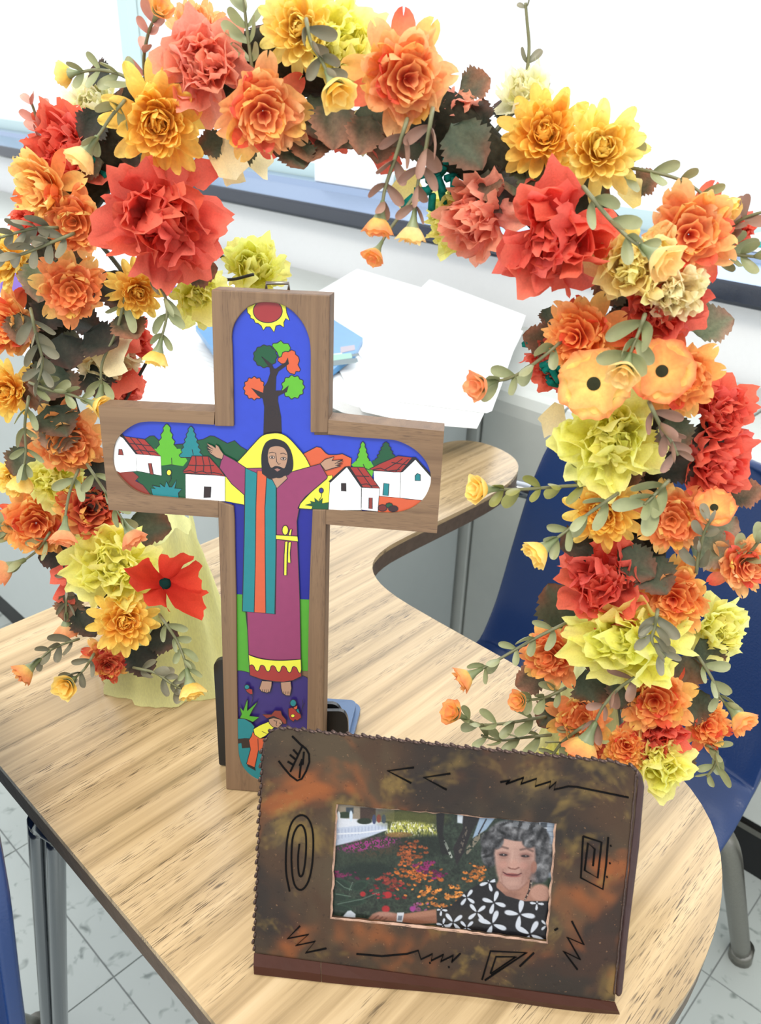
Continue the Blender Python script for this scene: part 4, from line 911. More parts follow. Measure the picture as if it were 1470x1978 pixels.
QX = (1 - I) * (1 - J) * c00[0] + I * (1 - J) * c10[0] + I * J * c11[0] + (1 - I) * J * c01[0]
QY = (1 - I) * (1 - J) * c00[1] + I * (1 - J) * c10[1] + I * J * c11[1] + (1 - I) * J * c01[1]
colr = lin_np(paint_print(QX, QY)).reshape(-1, 3)
pts = [fl(620 + x / 3.0625, 1540 + y / 3.0625, 0.0035) for (x, y) in (c00, c10, c11, c01)]
PV = np.array([[*p] for p in pts])
VX = ((1 - I) * (1 - J))[..., None] * PV[0] + (I * (1 - J))[..., None] * PV[1] + (I * J)[..., None] * PV[2] + ((1 - I) * J)[..., None] * PV[3]
idx = np.arange(PW * PH).reshape(PH, PW)
Fq = np.stack([idx[:-1, :-1], idx[1:, :-1], idx[1:, 1:], idx[:-1, 1:]], -1).reshape(-1, 4).tolist()
o = place('photo_print', MB().add(VX.reshape(-1, 3), Fq, colr).mesh('photo_print', M_print), frame, FM)
tag(o, 'colour snapshot of a grey-haired person in a black flowered blouse beside a garden')

# ------------------------------------------------------------------ flower arch
AP = Vector((-0.207, 0.611, TZ)); AD = Vector((0.392, -0.106, 0)).normalized(); AN = Vector((AD.y, -AD.x, 0))     # plane of the arch, AN towards the viewer
def ap(px, py, off=0.0):
    return onplane(px, py, AP + AN * off, AN)
def pxm(P): return FPX / (P - CAM).dot(FW)                 # pixels per metre at P
arch = empty('floral_arch', (ap(300, 1290) + ap(1150, 1480)) / 2 + Vector((0, 0, 0)), 'tall arch of orange, coral and yellow paper and silk flowers on the desk', 'floral arch')
arch.location.z = TZ
CORE = [(293, 1265), (260, 1180), (205, 1060), (150, 930), (115, 800), (98, 680), (105, 560), (130, 440), (185, 320), (270, 220), (390, 150), (520, 120), (650, 135), (770, 185), (880, 265), (990, 350), (1090, 420), (1180, 495), (1235, 600), (1240, 720), (1240, 850), (1240, 980), (1225, 1110), (1195, 1240), (1180, 1360), (1165, 1462)]
core_pts = [ap(*q) for q in CORE]; core_pts[0].z = TZ + 0.004; core_pts[-1].z = TZ + 0.004
mb = MB().tube(core_pts, lambda t: 0.017 + 0.003 * math.sin(60 * t), lin('2c2a20'), seg=10, res=4)
o = place('arch_core', mb.mesh('arch_core', M_core, True), arch, Matrix.Identity(4)); tag(o, 'dark wrapped core of the arch')
def nearest(px, py):
    b = None
    for a, c in zip(CORE[:-1], CORE[1:]):
        for t in (0, .25, .5, .75):
            q = (a[0] + (c[0] - a[0]) * t, a[1] + (c[1] - a[1]) * t); d = math.hypot(px - q[0], py - q[1])
            if b is None or d < b[0]: b = (d, q)
    return b[1]
rnd = random.Random(11)
def orient(P, nrm, roll=None):
    z = nrm.normalized(); x = Vector((1, 0, 0)).cross(z).cross(z) if abs(z.x) < .9 else Vector((0, 1, 0))
    x = (RT - z * RT.dot(z)).normalized(); y = z.cross(x)
    a = rnd.uniform(0, 2 * PI) if roll is None else roll
    x2 = x * math.cos(a) + y * math.sin(a); y2 = z.cross(x2)
    return Matrix(((x2.x, y2.x, z.x, P.x), (x2.y, y2.y, z.y, P.y), (x2.z, y2.z, z.z, P.z), (0, 0, 0, 1)))
def gridf(nu, nv):
    return [(i * nu + j, i * nu + j + 1, (i + 1) * nu + j + 1, (i + 1) * nu + j) for i in range(nv - 1) for j in range(nu - 1)]
def petal(L, W, base, tip, nu=5, nv=7, cup=0.25, curl=0.3, ruf=0.0, seed=0, fan=False, notch=0.0, crumple=0.0, edge=None):
    r = random.Random(seed); u, v = np.meshgrid(np.linspace(-1, 1, nu), np.linspace(0, 1, nv) if fan else 1 - (1 - np.linspace(0, 1, nv)) ** 1.7)
    ph = [r.uniform(0, 6.28) for _ in range(6)]
    if fan:
        w = W * (0.28 + 0.72 * v ** 0.8) * np.where(v > .85, 1 - 0.6 * (v - .85), 1)
        ln = L * v * (1 + 0.10 * np.sin(3.1 * u + ph[0]) * v + 0.06 * np.sin(8 * u + ph[1]) * v - 0.22 * u * u * v)
    else:
        w = W * np.where(v < .65, 0.26 + 0.74 * np.sin(np.minimum(v / .65, 1) * PI / 2), np.sqrt(np.maximum(0.012, 1 - ((v - .65) / .352) ** 2)))
        ln = L * v * (1 - notch * (1 - np.abs(u)) * np.maximum(0, v - .8) * 5)
    x = u * w
    a = curl * v; y = ln * np.cos(a * .5); z = ln * np.sin(a)
    z = z + cup * (u * u) * w + ruf * L * v * v * np.sin(4.5 * u + ph[2]) + 0.5 * ruf * L * v * np.sin(9 * u + 4 * v + ph[3])
    if crumple:
        c = crumple * L
        z = z + c * v ** .6 * (np.sin(2.3 * u + 3.1 * v + ph[0]) + 1.3 * (np.abs(np.sin(3.1 * u - 2.3 * v + ph[1])) - .5) + 1.1 * (np.abs(np.sin(2.5 * u + 4.4 * v + ph[4])) - .5) + .7 * (np.abs(np.sin(6.5 * u + 2 * v + ph[2])) - .5) + .5 * (np.abs(np.sin(4 * u - 9 * v + ph[3])) - .5))
        x = x + c * .6 * v * np.sin(7 * v + 3 * u + ph[5])
    t = (v ** 1.2)[..., None]; C = np.array(lin(base)) * (1 - t) + np.array(lin(tip)) * t
    if edge is not None:
        e = np.clip((np.maximum(np.abs(u) ** 3, 0) * .6 + np.maximum(0, v - .72) / .28), 0, 1)[..., None] * (0.5 + 0.5 * np.sin(3 * u + ph[3]))[..., None]
        C = C * (1 - e) + np.array(lin(edge)) * e
    return np.stack([x, y, z], -1).reshape(-1, 3), gridf(nu, nv), C.reshape(-1, 3)
def pm_(theta, tilt, r0=0.0, z0=0.0, tw=0.0):
    return Matrix.Rotation(theta, 4, 'Z') @ Matrix.Translation((0, r0, z0)) @ Matrix.Rotation(tilt, 4, 'X') @ Matrix.Rotation(tw, 4, 'Y')
def ruffle(mb, r0, r1, z0, H, k, amp, base, edge, seed=0, n=72, nv=5, M=None):
    r = random.Random(seed); p = [r.uniform(0, 6.28) for _ in range(5)]
    th, v = np.meshgrid(np.linspace(0, 2 * PI, n, endpoint=False), np.linspace(0, 1, nv))
    wv = np.sin(k * th + p[0]) + .5 * np.sin((2 * k + 1) * th + p[1]) + .35 * np.sin(3 * k * th + p[2])
    rad = r0 + (r1 - r0) * v * (1 + .10 * np.sin(5 * th + p[3]) + .09 * wv * v)
    z = z0 + H * v ** 1.3 + amp * v ** 1.5 * wv
    tj = amp * 1.0 * v * np.cos(k * th + p[0])
    x = rad * np.cos(th) - tj * np.sin(th); y = rad * np.sin(th) + tj * np.cos(th)
    t = np.clip(v ** 1.5 + .15 * np.sin(4 * th + p[4]), 0, 1)[..., None]; C = np.array(lin(base)) * (1 - t) + np.array(lin(edge)) * t
    F = [(i * n + j, i * n + (j + 1) % n, (i + 1) * n + (j + 1) % n, (i + 1) * n + j) for i in range(nv - 1) for j in range(n)]
    mb.add(np.stack([x, y, z], -1).reshape(-1, 3), F, C.reshape(-1, 3), M)
PAL = {'g': ((248, 184, 70), (255, 224, 120), (252, 202, 92)), 'y': ((250, 206, 90), (255, 236, 146), (252, 220, 112)),
       'o': ((240, 124, 66), (252, 186, 112), (234, 94, 72)), 'p': ((240, 132, 84), (252, 198, 138), (238, 100, 84)),
       'd': ((228, 110, 70), (247, 166, 106), (250, 206, 126)), 'r': ((200, 70, 58), (228, 116, 82), (176, 52, 58)), 'v': ((246, 164, 80), (255, 220, 140), (238, 112, 74)),
       'R': ((232, 92, 80), (240, 122, 102), (230, 90, 80)), 'L': ((242, 130, 114), (250, 176, 150), (252, 200, 176)),
       'Y': ((250, 242, 112), (255, 250, 164), (250, 242, 124)), 'B': ((252, 246, 104), (255, 252, 160), (250, 242, 110)), 'W': ((250, 244, 176), (254, 251, 220), (250, 244, 180)),
       'T': ((240, 218, 158), (250, 238, 196), (240, 190, 130)), 'C': ((252, 226, 134), (254, 242, 176), (244, 132, 94))}
def jit(c, a=8):
    k = rnd.uniform(-a, a); return tuple(max(0, min(255, x + k + rnd.uniform(-a / 2, a / 2))) for x in c)
SEED = [0]
def finish(name, core, M, mat, outer, pname, label=None):
    o = place(name, core.mesh(name, mat, True), arch, M)
    if label: tag(o, label)
    for me, Ms in outer:
        for m_ in Ms: place(pname, me, o, M @ m_)
    return o
def mum(M, r, pal):
    b, t, a = PAL[pal]; core = MB(); SEED[0] += 1; s = SEED[0] * 50
    for k, (n, L, tilt, r0, z0) in enumerate(((15, .90, 14, .10, .04), (15, .80, 28, .09, .09), (13, .70, 42, .08, .13), (11, .58, 55, .06, .17), (9, .46, 66, .04, .2), (6, .36, 78, .02, .22))):
        for i in range(n):
            V = petal(r * L * rnd.uniform(.9, 1.06), r * .135 * rnd.uniform(.9, 1.25) * (1 if k < 3 else 1.15), jit(mix(b, a, k / 6)), jit(mix(t, a, k / 9)), 5, 7, .6, .5 - .05 * k + rnd.uniform(-.25, .35), .04, s + i + 20 * k)
            core.add(*V, pm_(2 * PI * (i + rnd.uniform(-.25, .25)) / n + k, math.radians(tilt + rnd.uniform(-8, 8)), r * r0, r * z0, rnd.uniform(-.2, .2)))
    ruffle(core, r * .02, r * .16, r * .26, r * .24, 4, r * .03, b, t, s)
    core.add([(r * .35 * math.cos(q), r * .35 * math.sin(q), -.02 * r) for q in (i * PI / 6 for i in range(12))] + [(0, 0, r * .2)], [(i, (i + 1) % 12, 12) for i in range(12)], lin(b))
    outer = []
    for k in range(2):
        me = MB().add(*petal(r, r * .15, jit(b), jit(t), 5, 8, .55, -.15 + .3 * k, .03, s + 90 + k)).mesh('petal', M_petal, True)
        outer.append((me, [pm_(2 * PI * (i + .5 * k + rnd.uniform(-.15, .15)) / 6, math.radians(rnd.uniform(-10, 8)), r * .08, 0.0) for i in range(6)]))
    return finish('mum_flower', core, M, M_petal, outer, 'petal', 'golden yellow silk mum' if pal == 'g' else 'bright yellow silk mum')
def zinnia(M, r, pal):
    b, t, a = PAL[pal]; core = MB(); SEED[0] += 1; s = SEED[0] * 50
    for k, (n, L, tilt, W) in enumerate(((10, .88, 18, .21), (9, .76, 34, .20))):
        for i in range(n):
            tip = a if rnd.random() < .22 else (t if rnd.random() < .75 else (250, 200, 110))
            core.add(*petal(r * L * rnd.uniform(.9, 1.08), r * W * rnd.uniform(.9, 1.15), jit(mix(b, t, .3)), jit(tip, 14), 5, 7, .5, .5, .08, s + i + 20 * k, False, .12),
                     pm_(2 * PI * (i + rnd.uniform(-.3, .3)) / n + k * .4, math.radians(tilt + rnd.uniform(-9, 9)), r * .06, r * (.04 + .06 * k), rnd.uniform(-.3, .3)))
    cx = Matrix.Translation((rnd.uniform(-.06, .06) * r, rnd.uniform(-.06, .06) * r, 0)) @ Matrix.Rotation(rnd.uniform(-.25, .25), 4, 'X') @ Matrix.Rotation(rnd.uniform(-.25, .25), 4, 'Y')
    for k, (r0, r1, z0, H, kk) in enumerate(((.10, .74, .10, .24, 7), (.08, .63, .15, .34, 6), (.06, .51, .19, .42, 6), (.05, .39, .23, .46, 5), (.03, .26, .26, .46, 4), (.01, .13, .28, .42, 3))):
        ruffle(core, r * r0, r * r1, r * z0, r * H, kk, r * (.070 - .005 * k), jit(mix(b, a, .25 + .1 * k)), jit(t if k % 2 else mix(t, (252, 205, 130), .5)), s + 70 + k, 96, 6, cx)
    outer = []
    for k in range(3):
        tip = (t, (250, 205, 118), a)[k]
        me = MB().add(*petal(r, r * .22, jit(mix(b, t, .5)), jit(tip), 5, 8, .45, .25 - .2 * k, .05, s + 90 + k, False, .15)).mesh('petal', M_petal, True)
        outer.append((me, [pm_(2 * PI * (i + k / 3 + rnd.uniform(-.12, .12)) / (3 if k < 2 else 3), math.radians(rnd.uniform(-12, 14)), r * .06, 0) for i in range((3, 2, 2)[k])]))
    return finish('ruffled_flower', core, M, M_petal, outer, 'petal', {'o': 'orange ruffled silk flower', 'p': 'peach and coral ruffled silk flower', 'd': 'deep orange ruffled silk flower', 'r': 'dark red ruffled silk flower', 'v': 'yellow-orange ruffled silk flower'}[pal])
def crepe(M, r, pal, sq=1.0):
    b, t, a = PAL[pal]; core = MB(); SEED[0] += 1; s = SEED[0] * 50
    for k, (n, L, tilt, W, z0) in enumerate(((9, .90, 22, .40, .02), (9, .84, 38, .36, .04), (8, .76, 52, .34, .06), (7, .66, 64, .30, .08), (6, .56, 76, .26, .10), (5, .44, 86, .22, .12))):
        for i in range(n):
            core.add(*petal(r * L * rnd.uniform(.85, 1.12), r * W * rnd.uniform(.8, 1.2), jit(mix(b, a, .1), 10), jit(t, 10), 11, 11, .3 * rnd.uniform(-1, 1.3), .6 + rnd.uniform(-.5, .5), .08, s + i + 20 * k, True, 0, .085),
                     pm_(2 * PI * (i + rnd.uniform(-.35, .35)) / n + k * .7, math.radians(tilt + rnd.uniform(-14, 14)), r * .06 * rnd.uniform(0, 2.5), r * z0, rnd.uniform(-.6, .6)))
    outer = []
    for k in range(2):
        me = MB().add(*petal(r * .98, r * .42, jit(b), jit(t), 11, 11, .2, .5 - .5 * k, .07, s + 90 + k, True, 0, .075)).mesh('paper_petal', M_crepe, True)
        outer.append((me, [pm_(2 * PI * (i + .5 * k + rnd.uniform(-.2, .2)) / 3, math.radians(rnd.uniform(2, 18)), r * .05, 0) for i in range(3)]))
    nm = {'R': 'coral red', 'L': 'light coral', 'Y': 'pale yellow', 'B': 'bright yellow', 'W': 'creamy yellow', 'T': 'tan', 'C': 'peach yellow'}[pal]
    M = M @ Matrix.Diagonal((1, sq, 1, 1)) if sq != 1 else M
    return finish('paper_flower', core, M, M_crepe, outer, 'paper_petal', nm + ' crepe paper flower')
def poppy(M, r, pal='v'):
    core = MB(); SEED[0] += 1; s = SEED[0] * 50
    base, edge = ((255, 228, 140), (248, 158, 104)) if pal == 'v' else ((253, 206, 124), (242, 124, 86))
    ruffle(core, r * .05, r * .82, 0, r * .16, 5, r * .03, base, base, s, 80, 6); ruffle(core, r * .74, r * 1.05, r * .11, r * .10, 8, r * .085, base, edge, s, 96, 5)
    ruffle(core, r * .12, r * .80, r * .05, r * .30, 5, r * .07, base, mix(edge, base, .4), s + 1, 96, 6)
    cen = MB().add([(r * .2 * math.cos(q), r * .2 * math.sin(q), r * .10) for q in (i * PI / 8 for i in range(16))] + [(0, 0, r * .17)], [(i, (i + 1) % 16, 16) for i in range(16)], lin((58, 62, 44)))
    o = finish('cup_flower', core, M, M_petal, [], 'petal', 'open yellow-orange cup flower with dark centre')
    place('flower_centre', cen.mesh('flower_centre', M_petal, True), o, M); return o
def red4(M, r):
    core = MB().add([(r * .16 * math.cos(q), r * .16 * math.sin(q), r * .02) for q in (i * PI / 8 for i in range(16))] + [(0, 0, r * .25)], [(i, (i + 1) % 16, 16) for i in range(16)], lin((30, 70, 66)))
    out = []
    for k, (th, tl) in enumerate(((.35, 35), (1.9, 10), (3.1, 25), (4.4, 15), (5.4, 30))):
        me = MB().add(*petal(r * (1.15 if k % 2 else .95), r * .44, (196, 48, 40), (220, 78, 56), 9, 8, .5 if k % 2 else -.3, .4, .06, 900 + k, True, 0, .05)).mesh('paper_petal', M_crepe, True)
        out.append((me, [pm_(th, math.radians(tl), r * .08, 0)]))
    return finish('open_red_flower', core, M, M_crepe, out, 'paper_petal', 'open red paper flower with a few wide petals')
FL = [  # kind, palette, x, y, radius in pixels, offset towards the viewer, lean right, lean down, (squash)
 ('R', 'R', 135, 290, 84, .015, -.4, -.5), ('Z', 'v', 90, 365, 76, .045, -1.1, .2), ('Y', 'W', 185, 205, 62, -.02, -.5, -.8), ('M', 'g', 305, 235, 97, .045, 0, .15), ('Z', 'd', 152, 430, 66, .045, -.1, .2),
 ('R', 'R', 312, 425, 122, .05, .1, .15), ('R', 'L', 395, 130, 90, .035, -.1, -.2), ('Z', 'p', 385, 62, 60, -.02, 0, -.9), ('Z', 'p', 505, 215, 94, .045, .1, .3), ('M', 'y', 580, 55, 78, .03, -.2, -.2),
 ('Y', 'Y', 662, 90, 84, .02, .2, -.2), ('Z', 'p', 775, 148, 104, .045, .1, .1), ('R', 'L', 872, 225, 54, .0, .5, -.1), ('M', 'g', 1052, 262, 86, .01, .0, -.2), ('M', 'y', 1160, 290, 86, .015, .2, -.2), ('Y', 'W', 1015, 185, 56, -.02, -.2, -.8),
 ('R', 'R', 1075, 455, 118, .045, -.1, .2), ('R', 'L', 930, 415, 84, .02, -1.0, .1), ('Y', 'Y', 885, 425, 70, -.005, -1.0, .2), ('Z', 'p', 1330, 450, 98, .03, .2, -.1), ('Y', 'C', 1225, 510, 84, .045, .0, .2), ('R', 'R', 1275, 590, 88, .03, .2, .5), ('T', 'T', 1300, 560, 62, .05, .2, .4),
 ('M', 'y', 18, 505, 56, .02, -.6, 0), ('Z', 'd', 138, 558, 70, .05, .0, .1), ('Z', 'o', 18, 630, 68, .03, -.6, 0), ('M', 'g', 265, 562, 54, .035, .2, .3), ('M', 'g', 18, 755, 56, .03, -.6, .1), ('Z', 'd', 130, 850, 72, .045, .1, .1),
 ('Y', 'Y', 110, 930, 58, .04, .1, .2), ('M', 'y', 30, 920, 42, .03, -.4, .2), ('Z', 'o', 70, 1012, 72, .04, -.2, .2), ('Z', 'r', 178, 988, 66, .045, .2, .1), ('Y', 'Y', 220, 1092, 90, .055, -.2, 0), ('F', '', 325, 1125, 74, .06, .5, -.2), ('M', 'g', 240, 1200, 62, .078, .1, .1),
 ('Z', 'r', 212, 1285, 34, .075, 0, .3), ('T', 'Y', 385, 572, 62, .005, .5, .3), ('Y', 'B', 492, 522, 66, -.06, .2, -.5), ('Z', 'p', 200, 1265, 38, .065, 0, .2),
 ('Z', 'o', 1128, 650, 82, .045, -.3, -.1), ('Z', 'o', 1312, 725, 80, .045, .3, .1), ('P', 'v', 1146, 742, 62, .075, -.1, .1), ('P', 'o', 1278, 716, 56, .08, -.1, -.1), ('R', 'R', 1075, 700, 58, .0, -.9, .1),
 ('Y', 'Y', 1180, 850, 104, .05, -.1, .1), ('R', 'R', 1385, 790, 72, .01, .7, -.1), ('R', 'R', 1372, 890, 78, .02, .6, .3), ('M', 'g', 1165, 990, 72, .045, -.1, .2), ('Z', 'd', 1300, 1000, 70, .045, .1, .2), ('P', 'o', 1380, 978, 36, .05, .1, -.5),
 ('R', 'R', 1165, 1120, 92, .05, -.1, .1), ('Z', 'o', 1310, 1150, 72, .05, .1, .1), ('Z', 'p', 1432, 1090, 60, .03, .5, .1), ('Y', 'B', 1212, 1238, 122, .065, -.1, .15, .74), ('Y', 'Y', 1382, 1215, 62, .005, .7, 0), ('Z', 'd', 1070, 1264, 64, .06, -.4, 0),
 ('Z', 'o', 1268, 1345, 72, .06, .1, .1), ('Z', 'd', 1118, 1388, 60, .065, -.1, .1), ('R', 'R', 1268, 1415, 58, .06, .1, .2), ('Y', 'Y', 1272, 1472, 66, .072, .2, .0), ('Z', 'o', 1365, 1400, 50, .04, .5, .1), ('Z', 'r', 1130, 1450, 44, .07, -.1, .1), ('Z', 'o', 1205, 1445, 44, .075, 0, .1), ('Y', 'Y', 1075, 1480, 42, .055, -.5, .1),
 ('R', 'R', 1420, 440, 40, -.01, .5, -.2), ('R', 'R', 70, 420, 50, .0, -.8, 0), ('Z', 'd', 1215, 650, 52, .03, 0, 0), ('R', 'R', 230, 745, 48, .0, .6, .2), ('T', 'T', 205, 700, 60, .02, .4, .2), ('R', 'R', 250, 655, 46, .0, .7, .1),
]
for rec in FL:
    kind, pal, x, y, rp_, off, lx, ly = rec[:8]
    P = ap(x, y, off); r = 1.07 * rp_ / pxm(P)
    M = orient(P, (CAM - P).normalized() + RT * lx * .8 - UP * ly * .8, 0.0 if len(rec) > 8 else None)
    M = M @ Matrix.Translation((0, 0, -r * .25))
    if M.translation.z < TZ + r * .35: M.translation.z = TZ + r * .35
    cn_ = min((p.lerp(q, t / 5) for p, q in zip(core_pts[:-1], core_pts[1:]) for t in range(6)), key=lambda p: (p - M.translation).length)
    if (cn_ - M.translation).length > .04:
        place('flower_stem', MB().tube([cn_, cn_.lerp(M.translation, .5) + Vector((0, 0, .003)), M.translation], 0.0016, lin((70, 74, 52)), seg=6).mesh('flower_stem', M_sprig, True), arch, Matrix.Identity(4))
    if kind == 'M': mum(M, r, pal)
    elif kind == 'Z': zinnia(M, r, pal)
    elif kind in 'RYT': crepe(M, r, pal, rec[8] if len(rec) > 8 else 1.0)
    elif kind == 'P': poppy(M, r, pal)
    else: red4(M, r)

# ---- leaves
def leafmesh(L, seed, tone):
    r = random.Random(seed); nv = 19; nu = 7
    u, v = np.meshgrid(np.linspace(-1, 1, nu), np.linspace(0, 1, nv))
    prof = np.sin(PI * np.clip(v, 0, 1) ** .85) ** .75 * (1 + .20 * np.abs(np.sin(PI * 3 * v))) + .02
    ser = 1 + .16 * ((np.arange(nv) % 2)[:, None] - .5) * np.abs(u) ** 2
    x = u * L * .40 * prof * ser; y = L * (v + .10 * np.abs(u) * (1 - v)); cu = r.uniform(-.5, .6)
    z = .22 * np.abs(x) + cu * L * v * v * .5 + .02 * L * np.sin(9 * v + 5 * u)
    tones = {'d': ((62, 72, 54), (74, 74, 56), (110, 76, 58)), 'b': ((72, 70, 52), (110, 82, 62), (146, 100, 76)), 's': ((104, 118, 90), (126, 124, 98), (158, 126, 104)), 'k': ((40, 46, 38), (52, 48, 40), (78, 56, 46))}[tone]
    t = np.clip(v * 1.1 + .5 * np.abs(u) ** 2 - .35 + .2 * np.sin(5 * u + 6 * v), 0, 1)[..., None]
    a, b, c = (np.array(lin(q)) for q in tones); C = np.where(t < .5, a + (b - a) * 2 * t, b + (c - b) * (2 * t - 1))
    vein = (np.abs(u) < .1)[..., None]; C = np.where(vein, C * 1.25, C)
    return MB().add(np.stack([x, y, z], -1).reshape(-1, 3), gridf(nu, nv), C.reshape(-1, 3)).mesh('leaf', M_leaf, True)
LEAF = {(t, k): None for t in 'dbsk' for k in range(3)}
def leaf(x, y, Lpx, ang, tone='d', off=.02, tiltb=.3, roll=0.0):
    """base at (x, y), pointing along angle ang (degrees, image plane, 0 right, 90 down)"""
    P = ap(x, y, off); L = Lpx / pxm(P); a = math.radians(ang)
    d = (RT * math.cos(a) - UP * math.sin(a)); tc = (CAM - P).normalized()
    yv = (d + tc * rnd.uniform(-.25, .35)).normalized(); z = (tc + UP * tiltb + RT * roll); z = (z - yv * z.dot(yv)).normalized(); xv = yv.cross(z)
    key = (tone, rnd.randrange(3))
    if LEAF[key] is None: LEAF[key] = leafmesh(0.04, hash(key[0]) % 7 + key[1] * 3 if False else ord(key[0]) + key[1] * 3, key[0])
    s = L / 0.04
    M = Matrix(((xv.x * s, yv.x * s, z.x * s, P.x), (xv.y * s, yv.y * s, z.y * s, P.y), (xv.z * s, yv.z * s, z.z * s, P.z), (0, 0, 0, 1)))
    tip = M @ Vector((0, 0.042, 0))
    if tip.z < TZ + .004: return
    place('leaf', LEAF[key], arch, M)
for q in ((870, 235, 110, 55, 'd', .03), (600, 180, 90, 80, 'd', .02), (650, 190, 100, 95, 'b', .025), (700, 195, 90, 70, 'd', .02), (640, 225, 84, 60, 's', .02), (720, 220, 84, 110, 'b', .03), (560, 225, 80, 110, 'd', .02), (935, 330, 90, 60, 'k', .02), (560, 262, 80, 70, 'd', .03), (600, 250, 90, 95, 'b', .02), (500, 270, 70, 150, 'd', .015), (740, 245, 74, 100, 'b', .02), (700, 240, 60, 120, 's', .01), (885, 175, 70, -20, 'b', -.01),
          (1330, 640, 86, -18, 's', .0), (1080, 668, 74, 195, 'b', .0), (1065, 590, 44, 100, 'd', -.01), (1290, 800, 80, 70, 'd', .04), (1330, 830, 70, 20, 'k', .02), (1200, 905, 80, 200, 'k', .04), (1260, 910, 90, -10, 'k', .03), (1340, 1050, 100, -30, 's', .02), (1330, 1040, 90, 30, 's', .03), (1400, 960, 70, -10, 'b', .01),
          (1150, 1040, 80, 160, 'k', .04), (1190, 1060, 86, 40, 'd', .05), (1240, 1070, 90, 60, 'd', .045), (1100, 1220, 100, 245, 'd', .03), (1090, 1200, 60, 230, 'b', .02), (1060, 1300, 70, 160, 'b', .03), (1130, 1290, 84, 75, 'd', .055), (1160, 1310, 80, 20, 'k', .045), (1210, 1300, 70, 100, 'd', .055), (1330, 1260, 84, 100, 'b', .03), (1350, 1230, 80, 60, 'd', .02), (1340, 1320, 80, 90, 'd', .03), (1090, 1350, 70, 130, 'd', .05), (1300, 1440, 60, 60, 'd', .05),
          (985, 235, 60, 250, 'k', -.02), (1215, 370, 60, -30, 'b', -.01), (1010, 330, 70, 110, 'd', .01), (515, 110, 80, 265, 'k', .01), (530, 130, 60, 200, 'k', .02), (215, 150, 60, 200, 'k', -.01), (200, 215, 70, 130, 'k', .02), (440, 268, 60, 160, 'd', .02),
          (80, 500, 84, 95, 's', .04), (100, 500, 80, 40, 'd', .035), (40, 600, 70, 90, 'b', .03), (200, 520, 90, 60, 'k', .03), (230, 600, 76, 60, 'b', .035), (160, 640, 96, 30, 'k', .035), (120, 640, 90, 80, 'k', .035), (110, 690, 90, 110, 'd', .04), (170, 700, 80, 60, 'k', .03), (90, 780, 90, 60, 'd', .045), (120, 790, 90, 100, 's', .04), (60, 860, 70, 120, 'd', .03), (180, 880, 84, 60, 'k', .03), (200, 920, 70, 100, 'k', .03), (90, 960, 60, 160, 'b', .02), (240, 1010, 90, 10, 'd', .02), (150, 1060, 80, 170, 'k', .03), (140, 1140, 60, 100, 'b', .045), (150, 1170, 70, 60, 'k', .05), (255, 1245, 70, 60, 'k', .07), (280, 1230, 70, 10, 'k', .06), (350, 530, 70, -5, 'b', .02), (300, 500, 60, 60, 'd', .02)):
    leaf(*q)
for i in range(len(CORE) * 4 - 6):                            # filler leaves close to the core, all along the arch
    k = i / 4; a, b = CORE[int(k)], CORE[min(int(k) + 1, len(CORE) - 1)]; t = k - int(k)
    leaf(a[0] + (b[0] - a[0]) * t + rnd.uniform(-26, 26), a[1] + (b[1] - a[1]) * t + rnd.uniform(-20, 20), rnd.uniform(60, 84), rnd.uniform(0, 360), rnd.choice('dkkbdk'), rnd.uniform(.002, .022), rnd.uniform(-.6, .6), rnd.uniform(-.8, .8))

# ---- loose paper petals that close gaps
def scrap(x, y, Lpx, ang, col, off, seed):
    P = ap(x, y, off); L = Lpx / pxm(P); a = math.radians(ang); d = RT * math.cos(a) - UP * math.sin(a); tc = (CAM - P).normalized()
    yv = (d + tc * .2).normalized(); z = (tc - yv * tc.dot(yv)).normalized(); xv = yv.cross(z)
    M = Matrix(((xv.x, yv.x, z.x, P.x), (xv.y, yv.y, z.y, P.y), (xv.z, yv.z, z.z, P.z), (0, 0, 0, 1)))
    b, t, _ = PAL[col]
    place('paper_petal', MB().add(*petal(L, L * .45, b, t, 8, 8, .2, .2, .05, seed, True, 0, .03)).mesh('paper_petal', M_crepe, True), arch, M)
for k, q in enumerate(((625, 200, 110, 95, 'R', .005), (680, 215, 100, 80, 'T', .0), (600, 215, 90, 110, 'R', .005), (740, 215, 110, 90, 'R', .005), (400, 270, 110, 35, 'T', .02), (420, 300, 80, 40, 'T', .01), (430, 320, 70, 160, 'R', .015), (460, 290, 90, 15, 'T', .0), (660, 250, 60, 110, 'R', .0), (715, 255, 52, 80, 'T', -.005), (760, 280, 70, 110, 'R', .0), (790, 330, 90, 95, 'C', -.01), (380, 560, 90, 60, 'Y', .01), (170, 660, 110, 25, 'T', .03), (215, 650, 70, 30, 'R', .02), (230, 700, 80, 70, 'R', .015), (1080, 780, 70, 110, 'T', .02), (1010, 300, 80, 100, 'R', .0), (1230, 400, 60, 250, 'C', -.005), (1085, 1180, 60, 100, 'Y', .02), (150, 1080, 60, 130, 'R', .035), (130, 1120, 50, 100, 'R', .04))):
    scrap(*q, 400 + k)

